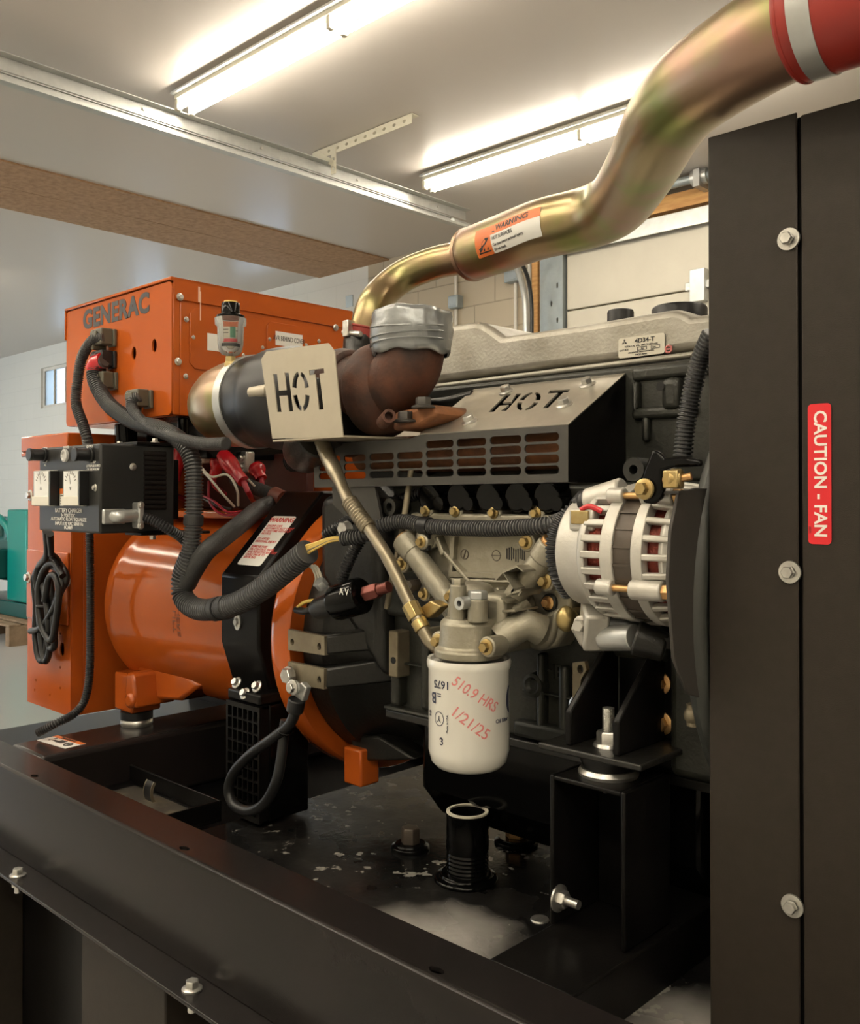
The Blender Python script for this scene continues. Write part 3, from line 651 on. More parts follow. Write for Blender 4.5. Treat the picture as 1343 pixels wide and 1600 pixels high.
q = P(334, 535, x=bx1+.003); t.part('small_label', MB().obox(q, EY*.016, EZ*.018, EX*.0004), m_labelw)
for px, py, r in ((281, 464, .0085), (278, 565, .0085), (524, 512, .0085), (291, 499, .006), (290, 588, .006), (302, 527, .0045), (421, 530, .0045), (498, 533, .005), (410, 543, .0045), (478, 539, .0045), (380, 555, .0045)):
    t.bolt(P(px, py, x=bx1+(.0036 if r > .008 and py < 530 else .002)), EX, r*.62, r*.55, m_zinc)
# scraped paint down the corner
t.part('scrape_marks', MB().obox(P(313, 478, x=bx1+.0041), EY*.0012, EZ*.03, EX*.0003).obox(P(311, 460, x=bx1+.0041), EY*.002, EZ*.016, EX*.0003), M('pale_scrape', (.75, .45, .30), .6))
go = P(181, 488, y=by0-.0005)
gl = P(130, 502, y=by0); gr = P(232, 474, y=by0); w = gr.x-gl.x; ctr = (gl+gr)/2
t.part('lettering', MB().text('GENERAC', .058, V((ctr.x+.002, by0-.0006, ctr.z)), EX, EZ, .045, wx=w/.268, space=1.06), m_ink)
for px, py in ((183, 524), (184, 559), (184, 592), (238, 622)):
    pass
fb = MB().box(-2.07, -1.70, 1.10, 1.14, .125, .167).box(-2.07, -1.70, 1.40, 1.44, .125, .167).box(-2.05, -2.0, 1.12, 1.42, .10, .125).box(-1.78, -1.74, 1.12, 1.42, .085, .125)
fb.cyl((-1.98, 1.06, .12), (-1.98, 1.06, .167), .025).cyl((-1.72, 1.05, .11), (-1.72, 1.05, .167), .012)
t.part('support_frame', fb, m_black, .002)
# sockets in the control box front with plugs
def plug(px, py, mat, lb, flip=1):
    p = P(px, py, y=by0-.001); t = T('cable_plug', lb, 'connector', 'plugs in the control box')
    m = MB().obox(p+V((.012, -.004, 0)), EX*.014, EY*.004, EZ*.019)
    t.part('socket_flange', m, mat, .002)
    t.part('shell', MB().obox(p+V((-.004, -.02, .002)), EX*.024, EY*.014, EZ*.018), mat, .003)
    t.part('latch', MB().obox(p+V((-.008, -.037, .006)), EX*.014, EY*.003, EZ*.007).obox(p+V((-.02, -.02, -.004)), EX*.006, EY*.016, EZ*.021), mat, .002)
    return p
PG = [plug(174, 530, m_mould, 'olive plug at the top of the row under the lettering'), plug(174, 564, m_rubber, 'black plug with red tape below the topmost plug'),
      plug(176, 597, m_mould, 'olive plug without a cable below the black plug'), plug(230, 625, m_mould, 'olive plug at the lower corner of the control box')]

# ------------------------------------------------------------------ battery charger
t = T('battery_charger', 'black battery charger with two meters beside the orange cabinet', 'battery charger')
hy = .80
CB1 = .951
A = P(61, 695, y=hy); B = P(156, 834, y=hy)
ax0, ax1 = A.x, B.x; az0, az1 = B.z, P(156, 692.5, y=hy).z
face = t.part('case', MB().box(ax0, ax1, hy, CB1, az0, az1), M('charcoal_case_paint', (.017, .017, .0165), .42, spec=.35), .004)
def fp(px, py, dy=0.): q = P(px, py, y=hy); return V((q.x, hy-dy, q.z))
kx = (ax1-ax0)
for px, py in ((65, 711), (137, 711)):
    q = fp(px+6, py)
    t.part('fuse_holder', MB().cyl(q, q+NY*.006, .014).cyl(q+NY*.006, q+NY*.028, .0115).cyl(q+NY*.028, q+NY*.034, .0125), m_rubber, .001)
q = fp(103, 712); t.part('lamp_ring', MB().lathe(q, NY, [(.008, 0), (.012, 0), (.012, .005), (.009, .006), (.008, .003), (0, .003)], 24), m_inkg)
for px, py, s, sz_ in ((71, 701, 'INPUT', .0085), (104, 699, 'POWER', .0085), (141, 698, 'OUTPUT', .0085), (71, 724, '7 AMP\nAC', .0085), (146, 728, '12 AMP\nLITTELFUSE 314012\nOR EQUIVALENT', .0080),
                       (107, 798, 'BATTERY CHARGER', .0140), (106.5, 805.5, '24 VOLT DC', .0118), (107, 811.5, 'AUTOMATIC FLOAT EQUALIZE', .0118), (108, 818.5, 'INPUT: 120 VAC 50/60 Hz', .0118), (107, 824.5, '0G3469', .0118)):
    t.part('lettering', MB().text(s, sz_*.80, fp(px, py, .0006), EX, EZ, .008, wx=1.12 if sz_ > .009 else 1.), m_inkw)
for px in (59.5, 106):
    pa = fp(px, 735); pb = fp(px+33, 791); w = (pb.x-pa.x); o = fp(px+16.5, 763)
    h = pa.z-pb.z
    me_ = t.part('meter', MB().obox(o+NY*.006, EX*w*.46, EY*.006, EZ*h*.49), M('grey_meter_plastic', (.42, .41, .37), .2), .002)
    mb = MB().obox(o+NY*.0135+EZ*h*.02, EX*w*.33-EX*0, EY*.0015, EZ*h*.44); t.part('meter_dial', mb, m_labelw, parent=me_)
    d = o+NY*.0156+EZ*h*.12; mb = MB()
    for k in range(9):
        a = R(20+k*17.5); c = V((math.cos(a), 0, math.sin(a))); mb.obox(d+c*.021, c*.003, EY*.0002, EY.cross(c)*.0006)
    mb.bar(d+NY*.0002, d+EZ*.016-EX*.004+NY*.0002, .0004, .0008).text('A' if px < 90 else 'V', .010, d-EZ*.009+NY*.0001, EX, EZ); t.part('meter_scale', mb, m_stator, parent=me_)
    mb = MB().obox(o+NY*.0155-EZ*h*.35, EX*w*.40, EY*.002, EZ*h*.125); t.part('meter_cover', mb, m_label, .001, parent=me_)
    t.part('meter_edge', MB().obox(o+EX*w*.46+NY*.009, EX*w*.03, EY*.009, EZ*h*.47), m_rubber, .001, parent=me_)
o = fp(100.5, 777, .0005); t.part('caution_label', MB().obox(o, EX*.017, EY*.0004, EZ*.0165), m_labelw)
t.part('caution_band', MB().obox(o+EZ*.0115+NY*.0006, EX*.017, EY*.0003, EZ*.005), m_labelo)
mb = MB()
for k in range(4): mb.obox(o+EZ*(.003-.005*k)+NY*.0006-EX*.002, EX*.012, EY*.0002, EZ*.0011)
t.part('caution_print', mb, m_ink)
for px, py in ((149, 762), (58.5, 757)): t.bolt(fp(px, py), NY, .0045, .004, m_zinc)
def sx(px, py, d=0.): q = P(px, py, x=ax1); return V((ax1+d, q.y, q.z))
mb = MB()
for k in range(12):
    q0 = sx(224, 708+k*7.7); q1 = sx(259, 708+k*7.7)
    mb.lathe((ax1-.0005, q0.y, q0.z), V((0, q1.y-q0.y, 0)), [(0, 0), (.0050, .001), (.0050, (q1.y-q0.y)-.001), (0, q1.y-q0.y)], 12)
t.part('louvres', mb, m_rail)
t.bolt(sx(207.5, 729.5), EX, .0045, .004, m_zinc)
pe = sx(176, 807)
mb = MB().obox(pe+EX*.004, EX*.004, EY*.022, EZ*.014); cp = t.part('clamp_plate', mb, m_galv, .003)
q = sx(209, 805, .012); mb = MB().tube([pe+EX*.002, pe+EX*.014+EY*.006, q], .012, 16, step=.004); t.part('cord_clamp', mb, m_galv)
mb = MB().obox(q+EY*.002, EX*.013, EY*.006, EZ*.024); t.part('clamp_strap', mb, m_galv, .003)
for s in (-1, 1): t.bolt(q+V((.013, 0, s*.019)), EX, .0045, .004, m_zinc)
mb = MB().box(ax0+.06, ax1+.004, .87, CB1+.004, az1, az1+.006); t.part('top_flange', mb, m_satin, .001)
for px, py in ((187, 688), (242, 688)):
    q = P(px, py, y=.92); t.bolt((q.x, .92, az1+.006), EZ, .006, .007, m_zinc)
mb = MB().box(ax1-.06, ax1+.002, .88, 1.03, az0-.006, az0).box(ax0+.05, ax0+.14, CB1, 1.03, az0+.02, az1-.02)
t.part('mounting_bracket', mb, m_satin, .002)
q = P(243, 830, y=.93); t.bolt((q.x-.01, .93, az0-.006), -EZ, .007, .008, m_zinc)

# ------------------------------------------------------------------ looms, cords, wires
def path(pts): return [P(a, b, y=c) for a, b, c in pts]
LG = 'corrugated cable looms'
def loom(pts, r, lb, mat=None, plain=False, wraps=(), cat='cable loom', name='cable_loom'):
    w = path(pts); t = T(name, lb, cat, LG)
    mb = MB().tube(w, r, 16, step=.008) if plain else MB().loom(w, r)
    t.part('sleeve', mb, mat or m_loom, ang=80 if plain else 25)
    for k in wraps:
        c = catmull(w, .004); i = int(k*(len(c)-2)); t.part('wrap', MB().tube(c[i:i+5], r*1.07, 18, smooth=False), m_tapebk)
    return t
loom([(164, 527, .974), (146, 531, .966), (129, 556, .962), (122, 590, .960), (119, 630, .960), (130, 664, .962), (137, 690, .967), (138, 712, 1.0)], .0122, 'loom dropping from the topmost plug of the control box')
L2 = loom([(163, 563, .972), (149, 572, .966), (150, 598, .962), (172, 634, .960), (212, 660, .955), (255, 672, .948), (287, 694, .944), (301, 726, .944), (303, 780, .944), (301, 830, .944), (296, 872, .944), (290, 895, .944)], .0172, 'thick loom from the red-taped black plug down past the charger', wraps=(.86,))
L2.part('red_tape', MB().tube(path([(162, 563, .972), (151, 567, .967), (146, 578, .965)]), .0185, 16), m_redboot, label='red tape sleeve')
loom([(219, 619, .972), (207, 627, .962), (209, 643, .955), (232, 667, .945), (270, 682, .938), (315, 693, .934), (353, 693, .932)], .0118, 'slim loom with open end from the lower corner plug')
loom([(297, 868, .950), (285, 902, .950), (286, 932, .950), (304, 950, .948), (335, 952, .944), (372, 942, .940), (412, 918, .936), (447, 890, .932), (481, 861, .930)], .0205, 'thickest loom sweeping across the coupling guard', wraps=(.42, .47))
loom([(425, 786, 1.17), (402, 797, 1.12), (372, 822, 1.03), (345, 843, .985), (322, 862, .958), (302, 892, .952), (292, 912, .955)], .0180, 'tape-wrapped black loom going behind the coupling guard', m_tapebk, plain=True)
loom([(213, 806, .868), (236, 812, .885), (262, 826, .91), (286, 842, .945), (300, 862, .965)], .0100, 'loom leaving the silver clamp of the charger', m_loomdk)
L7 = loom([(366, 748, 1.20), (392, 760, 1.19), (415, 769, 1.18), (440, 780, 1.18)], .0150, 'short grey loom above the coupling guard beside the red boots')
L7.part('brown_band', MB().tube(path([(428, 774, 1.18), (436, 778, 1.18), (444, 781, 1.18)]), .0185, 16), M('red_brown_rubber', (.13, .035, .02), .5))
loom([(140, 832, .962), (141, 900, .962), (141, 980, .962), (140, 1050, .962), (133, 1092, .955), (116, 1115, .93), (88, 1130, .89), (58, 1146, .862)], .0092, 'thin loom hanging down the orange cabinet onto the beam', m_loomdk)
loom([(534, 842, .955), (566, 837, .965), (594, 822, .985), (630, 815, 1.0), (668, 822, 1.0), (715, 825, 1.0), (765, 826, 1.0), (815, 824, 1.0), (856, 820, 1.0), (880, 812, 1.02)], .0118, 'grey loom running across the aluminium oil cooler cover')
one('loom_clip', MB().tube(path([(658, 821, 1.0), (672, 822.5, 1.0)]), .0135, 18).obox(P(663, 842, y=.998), EX*.010, EY*.003, EZ*.017), m_rubber, 'black clip holding the grey loom on the oil cooler cover', 'clip')
loom([(506, 838, .985), (530, 822, 1.0), (560, 805, 1.03), (600, 790, 1.05), (650, 773, 1.06), (700, 765, 1.07)], .0100, 'black loom running up under the slotted heat shield', m_loomdk)
loom([(533, 907, .975), (541, 885, .975), (552, 862, .980), (566, 838, .995)], .0100, 'short black loom rising from the round solenoid', m_loomdk)
al = loom([(905, 792, .955), (885, 806, .945), (871, 826, .938), (865, 850, .935), (866, 876, .935), (873, 902, .94), (888, 926, .96)], .0108, 'black loom curving around the rear of the alternator', m_loomdk)
al.part('elbow_boot', MB().tube(path([(926, 777, .97), (912, 781, .962), (902, 793, .955)]), .0125, 16), m_rubber)
loom([(1112, 520, 1.03), (1096, 556, 1.04), (1086, 590, 1.045), (1078, 625, 1.05), (1071, 665, 1.05), (1066, 714, 1.05)], .0122, 'loom rising beside the radiator cabinet to the valve cover')
# charger power cord, coiled and tied
t = T('power_cord', 'black power cord coiled and hanging below the charger', 'cord')
t.part('strain_relief', MB().cyl(P(78, 834, y=.88), P(80, 866, y=.91), .0080, .006), m_rubber)
for pts in ([(72, 830, .88), (73, 866, .92), (62, 884, .945), (53, 906, .953), (56, 945, .957), (55, 992, .957), (60, 1027, .957), (69, 1030, .957), (74, 1000, .957), (80, 955, .952), (96, 922, .948), (104, 905, .948), (97, 886, .950), (80, 872, .952), (64, 880, .947), (56, 905, .945), (63, 940, .948), (66, 985, .950)],
            [(80, 866, .91), (90, 876, .935), (96, 900, .945), (90, 930, .94), (84, 960, .943), (85, 1000, .948), (84, 1012, .948), (77, 1008, .948), (76, 970, .94), (72, 935, .94), (66, 905, .94), (75, 886, .942), (90, 890, .942), (97, 912, .94), (88, 942, .937), (74, 968, .94), (62, 982, .945), (48, 986, .950)],
            [(98, 900, .936), (84, 880, .934), (68, 892, .932), (60, 925, .935), (64, 975, .935), (80, 1000, .936), (88, 965, .934), (92, 925, .932), (86, 900, .932), (76, 905, .930), (70, 940, .930)],
            [(70, 890, .952), (60, 915, .952), (61, 960, .953), (66, 1015, .953), (72, 1033, .953), (79, 1005, .953), (82, 950, .952), (78, 910, .952), (70, 893, .952)]):
    t.part('cord_loop', MB().tube(path(pts), .0076, 12, step=.006), m_rubber, ang=80)
t.part('tie', MB().torus(P(72, 946, y=.947), EZ, .019, .0035, 24, 8), m_rubber)
# battery cable and lug
t = T('battery_cable', 'thick black cable looped from the bolted lug over the vent grille', 'cable')
t.part('cable', MB().tube(path([(463, 1108, .945), (452, 1132, .943), (428, 1152, .94), (392, 1178, .938), (366, 1206, .938), (357, 1234, .938), (366, 1258, .938), (390, 1267, .938), (414, 1254, .938), (432, 1220, .940), (440, 1180, .945), (443, 1148, .948), (446, 1125, .95)]), .0090, 14, step=.006), m_rubber, ang=80)
t.part('ferrule', MB().cyl(P(460, 1112, y=.945), P(464, 1092, y=.945), .014, .0145), m_rubber, .002)
t.part('tie', MB().torus(P(446, 1143, y=.945), EZ+EX*.3, .0115, .0022, 18, 6), m_black)
t.part('lug', MB().poly3([P(452, 1078, y=.948), P(470, 1066, y=.948), P(478, 1075, y=.948), P(472, 1096, y=.948), P(458, 1098, y=.948)], EY*.012).cyl(P(458, 1074, y=.94), P(458, 1074, y=.965), .012), m_galv, .002)
t.bolt(P(458, 1074, y=.94), NY, .0085, .007, m_zinc)
t.part('terminal_bolt', MB().lathe(P(453, 1055, y=.972), NY, [(0, 0), (.0155, 0), (.0155, .004), (0, .004)], 20).hexa(P(453, 1055, y=.968), NY, .0135, .012), m_zinc)
# red boots and busbars over the connection box
for i, (px, py, qx, qy, y, lb) in enumerate(((283, 705, 272, 750, 1.16, 'large red boot half hidden behind the thick vertical loom'), (342, 716, 336, 742, 1.16, 'red boot with a white wire beside the thick vertical loom'),
                                           (352, 716, 380, 752, 1.14, 'red boot sloping toward the short grey loom'), (400, 730, 408, 748, 1.2, 'small red boot beneath the dark compressor housing'))):
    t = T('cable_boot', lb, 'cable boot', 'red cable boots')
    a, b = P(px, py, y=y), P(qx, qy, y=y)
    t.part('boot', MB().tube([a-(b-a)*.15, a, a.lerp(b, .5), b], lambda s:   .013+.006*math.sin(math.pi*min(1, s*1.3+.1)), 16, step=.004), m_redboot)
    t.part('lead', MB().tube([b, b+(b-a)*.3+EZ*-.01, P(qx+15, qy+30, y=y+.05)], .006, 10, step=.01), m_wirer)
for px, py, lb in ((318, 708, 'clear terminal block between the red boots and the vertical loom'), (371, 710, 'clear terminal block just under the olive dome'), (385, 722, 'terminal post by the small red boot')):
    p = P(px, py, y=1.22); t = T('terminal_block', lb, 'terminal')
    t.part('block', MB().obox(p, EX*.016, EY*.012, EZ*.024), m_label if px != 385 else m_zinc, .004)
    t.bolt(p+NY*.012+EZ*.008, NY, .007, .006, m_zinc); t.bolt(p+NY*.012-EZ*.012, NY, .007, .006, m_zinc)
def wire(pts, r, mat, lb, grp):
    one('wire', MB().tube(path(pts), r, 8, step=.006), mat, lb, 'wire', grp, ang=80)
wire([(312, 728, 1.10), (330, 745, 1.09), (355, 742, 1.09), (370, 765, 1.10), (372, 790, 1.12)], .0026, m_wirew, 'cream wire looping over beside the red boots', 'loose wires')
wire([(312, 732, 1.10), (328, 748, 1.08), (346, 770, 1.09), (366, 792, 1.12)], .0026, m_wirew, 'cream wire slanting down below the red boots', 'loose wires')
wire([(312, 772, 1.10), (335, 784, 1.09), (355, 800, 1.09), (378, 799, 1.10)], .0026, m_wirer, 'red wire under the cream wires', 'loose wires')
wire([(326, 752, 1.12), (328, 785, 1.10), (348, 804, 1.10), (380, 803, 1.11)], .0028, m_wirer, 'dark red wire hanging lowest under the boots', 'loose wires')
wire([(312, 777, 1.11), (340, 790, 1.10), (362, 796, 1.11)], .003, m_rubber, 'black wire among the red wires', 'loose wires')
wire([(378, 745, 1.15), (388, 750, 1.15), (398, 760, 1.16)], .0024, m_wirew, 'short cream wire into the grey loom', 'loose wires')
for k in range(5):
    wire([(478, 862-k*3.2+4, .93), (495, 854-k*2.0+2, .93), (515, 846-k*1.2, .94), (536, 843-k*.8, .955)], .0024, m_wirey if k != 1 else m_tan, 'strand of the yellow wire bundle leaving the thickest loom', 'yellow wire strands')
for k in range(3):
    wire([(483+k*4, 884, .965), (488+k*4, 888, .955), (494+k*4, 903, .958), (491+k*5, 915, .965)], .0024, m_wirew, 'strand of the cream wires beside the round solenoid', 'cream wire strands')
wire([(492, 938, .965), (478, 940, .96), (468, 946, .96), (463, 952, .97)], .003, m_wirey, 'yellow wire from the round solenoid into the orange ring', 'loose wires')

# ================================================================== ENGINE
t = T('engine', 'dark diesel engine with dull grey valve cover', 'engine'); EN = t
ex0, ex1 = -1.10, -.50
t.part('block', MB().box(ex0, ex1, 1.06, 1.50, -.349, .02), m_iron, .008)
t.part('cylinder_head', MB().box(ex0-.02, ex1, 1.15, 1.47, .02, .187), m_iron, .006)
t.part('oil_pan', MB().prism([(1.085, -.349), (1.085, -.47), (1.13, -.525), (1.40, -.525), (1.46, -.40), (1.46, -.349)], (ex0+.04, 0, 0), EY, EZ, (.50, 0, 0)), m_black, .012, seg=3)
t.part('pan_flange', MB().box(ex0, ex1+.02, 1.045, 1.51, -.358, -.345), m_irondk, .002)
t.part('flywheel_housing', MB().lathe((-1.278, GY, GZ), EX, [(0, 0), (.222, 0), (.236, .004), (.236, .055), (.222, .065), (.205, .11), (.19, .185), (0, .185)], 72), m_irondk)
tip = [P(556, 1190, y=1.10), P(647, 1187, y=1.10), P(615, 1165, y=1.10), P(590, 1150, y=1.10), P(545, 1150, y=1.10)]
t.part('housing_tail', MB().poly3(tip, EY*.05), m_irondk, .004)
hx = -1.12
t.part('rear_plate', MB().box(-1.27, -1.10, 1.16, 1.46, -.10, .10), m_irondk, .01)
t.part('housing_hump', MB().prism([(-1.255, .0), (-1.16, .02), (-1.10, -.01), (-1.09, -.30), (-1.255, -.14)], (0, 1.03, 0), EX, EZ, (0, .12, 0)), m_irondk, .02, seg=3)
# mounting pads on the flywheel housing
for q, hole in ((((357, 545), (508, 575), (510, 655), (420, 640), (357, 632)), ((374, 598), (487, 617))), (((357, 680), (508, 712), (507, 797), (445, 785), (400, 770), (357, 745)), ((487, 757),))):
    pts = [P(*c4(*a), y=.982) for a in q]; o = pts[0]
    fl = [[((p-o).x, (p-o).z) for p in pts]]
    for h in hole: hp = P(*c4(*h), y=.982)-o; fl.append(ell(hp.x, hp.z, .005, .0058, 12))
    pd = t.part('mounting_pad', MB().flat(fl, o, EX, EZ, .008), m_tan)
    bd = [P(*c4(*a), y=.99) for a in q[:3]]; r_ = P(*c4(q[1][0]+75, q[1][1]-20), y=1.04)
    t.part('pad_web', MB().poly3([pts[1], pts[2], pts[2]+V((.085, .10, .01)), pts[1]+V((.085, .10, .02))], EX*-.02), m_irondk, .004)
    t.part('pad_block', MB().box(pts[0].x, pts[1].x-.004, .9865, 1.05, pts[2].z+.012, pts[0].z-.006), m_irondk, .004)
# ribs, plugs and bosses on the near side of the block
def blk(px0, py0, px1, py1, d, nm, mat=None, bev=.006):
    a, b = P(px0, py0, y=1.06-d), P(px1, py1, y=1.06-d); EN.part(nm, MB().box(min(a.x, b.x), max(a.x, b.x), 1.06-d, 1.065, min(a.z, b.z), max(a.z, b.z)), mat or m_iron, bev, seg=3)
blk(608, 985, 622, 1105, .020, 'block_rib'); blk(655, 1000, 668, 1112, .014, 'block_rib'); blk(598, 1108, 690, 1122, .016, 'block_rib')
blk(610, 1035, 690, 1046, .012, 'block_rib'); blk(836, 1020, 846, 1150, .016, 'block_rib'); blk(870, 1040, 884, 1165, .014, 'block_rib')
blk(815, 1080, 900, 1092, .012, 'block_rib'); blk(800, 1150, 1000, 1166, .018, 'block_rib'); blk(905, 960, 1040, 1040, .03, 'pump_boss', m_iron, .015)
blk(600, 905, 700, 975, .018, 'side_boss', m_iron, .01)
blk(606, 985, 620, 1060, .028, 'lug', m_tan, .003); 
p = P(614, 1032, y=1.0315); EN.part('bolt_hole', MB().lathe(p, NY, [(0, -.001), (.0055, -.001), (.0055, .0004), (0, .0004)], 16), m_hole)
for px, py, r in ((832, 1071, .012),):
    p = P(px, py, y=1.03 if px < 700 else 1.045); EN.part('core_plug', MB().lathe(p, NY, [(0, -.015), (r*1.5, -.015), (r*1.4, .002), (r, .003), (r*.6, -.002), (0, -.002)], 20), m_iron if px > 700 else m_hole)
EN.part('cast_mark', MB().text('HB', .028, P(865, 1050, y=1.0585), EX, EZ, .01, .003), m_iron)
lg = [P(*c6(*a), y=1.035) for a in ((690, 470), (740, 465), (748, 500), (725, 540), (718, 610), (690, 620))]
EN.part('lifting_eye', MB().flat([[((p-lg[0]).x, (p-lg[0]).z) for p in lg], ell((P(*c6(722, 497), y=1.035)-lg[0]).x, (P(*c6(722, 497), y=1.035)-lg[0]).z, .005, .006, 12)], lg[0], EX, EZ, .008), m_tan)
EN.bolt(P(905, 1105, y=1.045), NY, .011, .010, m_zinc)
EN.part('drain_cock', MB().cyl(P(905, 1118, y=1.04), P(905, 1135, y=1.04), .005), m_zinc)
for px, py in ((1084, 1118), (1098, 1118)): EN.part('drain_fitting', MB().cyl(P(px, py-18, y=1.0), P(px, py+16, y=1.0), .009, n=12).sphere(P(px, py, y=1.0), .012, 14, 8), m_tan)
EN.part('front_cover', MB().box(-.575, -.505, 1.02, 1.45, -.34, .015), m_iron, .012, seg=3)
# head details by the radiator
def hd(px0, py0, px1, py1, d, nm, mat=None, bev=.006):
    a, b = P(px0, py0, y=1.15-d), P(px1, py1, y=1.15-d); EN.part(nm, MB().box(a.x, b.x, 1.15-d, 1.155, b.z, a.z), mat or m_iron, bev, seg=3)
hd(1030, 590, 1062, 640, .015, 'head_boss', None, .01); hd(985, 638, 1085, 650, .010, 'head_rib'); hd(985, 596, 995, 640, .012, 'head_rib'); hd(1000, 650, 1012, 690, .01, 'head_rib'); hd(985, 575, 1110, 584, .008, 'head_rib')
p = P(1031, 604, y=1.134); EN.part('tapped_hole', MB().lathe(p, NY, [(0, .0005), (.006, .0005), (.006, 0)], 16), m_hole)
# injection side clutter under the heat shield
for k, px in enumerate((676, 722, 768, 814, 860)):
    p = P(px, 776, y=1.045); EN.part('exhaust_port', MB().cyl(p+EY*.03, p-EY*.012, .026, .022, n=20), m_black, .003)
    q = P(px+18, 787, y=1.04); EN.part('port_lug', MB().cyl(q+EY*.03, q-EY*.014, .010, n=14), m_black)
EN.part('gasket_rail', MB().box(P(640, 800, y=1.035).x, P(885, 800, y=1.035).x, 1.035, 1.065, P(750, 817, y=1.03).z, P(750, 803, y=1.03).z), m_cooler, .004)
for px, py in ((665, 798), (711, 799), (771, 801), (837, 802)):
    p = P(px, py, y=1.035); EN.part('bolt_boss', MB().cyl(p+EY*.03, p, .014, n=20), m_cooler, .002); EN.bolt(p, NY, .0060, .006, m_gold)
for px, py, m_ in ((612, 792, m_irondk), (640, 838, m_cooler)):
    p = P(px, py, y=1.03); EN.part('threaded_boss', MB().lathe(p, NY, [(0, -.03), (.014, -.03), (.014, .006), (.007, .006), (.007, -.004), (0, -.004)], 20), m_)
# valve cover
pr = [c5(*a) for a in ((60, 372), (70, 190), (110, 150), (180, 125), (275, 112), (305, 118), (330, 132), (388, 174), (700, 128), (1060, 66), (1110, 60), (1140, 66), (1180, 88), (1250, 80), (1420, 60), (1420, 205))]
po = [P(a, b, y=1.205) for a, b in pr]
vc = t.part('valve_cover', MB().poly3(po, EY*.20), m_cast, .012, seg=3, label='dull grey aluminium valve cover')
lip = [P(*c5(*a), y=1.192) for a in ((30, 384), (1290, 224), (1290, 252), (30, 405))]
t.part('cover_lip', MB().poly3(lip, EY*.23), m_cast, .004)
t.part('gasket', MB().poly3([P(*c5(*a), y=1.197) for a in ((30, 403), (1290, 250), (1290, 262), (30, 413))], EY*.22), m_rubber)
gx = P(*c5(352, 250), y=1.205); 
for px, py, r in ((969, 485, .021), (1061, 479, .041)):
    p = P(px, py, y=1.27); t.part('filler_cap', MB().lathe(p, EZ, [(0, -.035), (r, -.035), (r, -.004), (r*.93, 0), (0, 0)], 28), m_rubber, .001)
pl0 = P(*c5(873, 205), y=1.2035); 
cn = [P(*c5(*a), y=1.2035) for a in ((876, 187), (1070, 164), (1072, 240), (875, 271))]
o = (cn[0]+cn[1]+cn[2]+cn[3])/4; w = (cn[1]-cn[0]).length; h = (cn[0]-cn[3]).length
ux = EX; 
nmp = t.part('maker_plate', MB().flat([rrect(-w/2, w/2, -h/2, h/2, .004)], o+NY*.0006, EX, EZ, .001), m_label, label='cream maker plate')
mb = MB().text('4D34-T', h*.30, o+EZ*h*.26+EX*w*.08+NY*.0014, EX, EZ, .03, wx=1.15)
for k, (a, b) in enumerate(((0, .085), (-.075, -.045), (.075, -.045))):   # three-diamond mark
    c = o+EZ*(h*.27)+EX*(-w*.36); d0 = {0: V((0, 0, 1)), 1: V((-.866, 0, -.5)), 2: V((.866, 0, -.5))}[k]; s_ = h*.17; sd = V((d0.z, 0, -d0.x))
    mb.poly3([c+NY*.0012, c+d0*s_*.5+sd*s_*.29+NY*.0012, c+d0*s_+NY*.0012, c+d0*s_*.5-sd*s_*.29+NY*.0012], NY*.0003)
mb.text('TOTAL CYL. VOL.  3907 CC (238 cu.in)', h*.125, o+EZ*h*.03+NY*.0014, EX, EZ, .01, wx=.88).text('OUT PUT', h*.125, o-EZ*h*.13-EX*w*.37+NY*.0014, EX, EZ, .01).text('hp/             rpm', h*.125, o-EZ*h*.13+EX*w*.16+NY*.0014, EX, EZ, .01)
mb.text('MITSUBISHI FUSO TRUCK CORPORATION', h*.095, o-EZ*h*.29+NY*.0014, EX, EZ, .02, wx=.80).text('TOKYO JAPAN', h*.10, o-EZ*h*.41+NY*.0014, EX, EZ, .02)
for a, b in ((-.08, .12), (.22, .40)):
    for s_ in (-1, 1): mb.obox(o+EX*w*(a+b)/2-EZ*h*(.13+s_*.075)+NY*.0013, EX*w*(b-a)/2, EY*.0002, EZ*.0004)
    for e_ in (a, b): mb.obox(o+EX*w*e_-EZ*h*.13+NY*.0013, EX*.0004, EY*.0002, EZ*h*.075)
t.part('plate_print', mb, m_ink, parent=nmp)
p = P(1044, 545.5, y=1.204); t.part('red_inspection_mark', MB().torus(p, NY, .005, .0016, 14, 6).obox(p, EX*.004, EY*.0006, EZ*.001), m_mark)

# ------------------------------------------------------------------ oil cooler cover and filter head
t = T('oil_cooler_cover', 'dull aluminium oil cooler cover with two slanted tubes above the white filter', 'oil cooler'); OC = t
yo = 1.02
ol = [P(a, b, y=yo) for a, b in ((628, 838), (650, 825), (862, 822), (884, 850), (892, 905), (893, 960), (880, 990), (866, 1012), (838, 1018), (806, 1008), (700, 1012), (690, 965), (655, 905), (622, 880))]
t.part('cover', MB().poly3(ol, EY*.045), m_cooler, .008, seg=3)
fr = [(712, 838), (828, 836), (826, 897), (708, 893)]
fo = [P(a, b, y=yo-.006) for a, b in ((706, 832), (834, 831), (834, 905), (702, 901))]; fi = [P(a, b, y=yo-.006) for a, b in fr]
t.part('raised_border', MB().flat([[(p.x, p.z) for p in fo], [(p.x, p.z) for p in fi]], (0, yo-.003, 0), EX, EZ, .012), m_cooler, .002)
mb = MB(); p = P(726, 866, y=yo); mb.lathe(p, NY, [(.0065, 0), (.0075, 0), (.0075, .001), (.0065, .001)], 20).obox(p+NY*.0006, (EX*.4+EZ).normalized()*.006, EY*.0005, EX*.0008)
p = P(775, 868, y=yo); mb.torus(p, NY, .0075, .0006, 24, 5).obox(p, EX*.009, EY*.0006, EZ*.0005); t.part('cast_marks', mb, m_stator)
mb = MB()
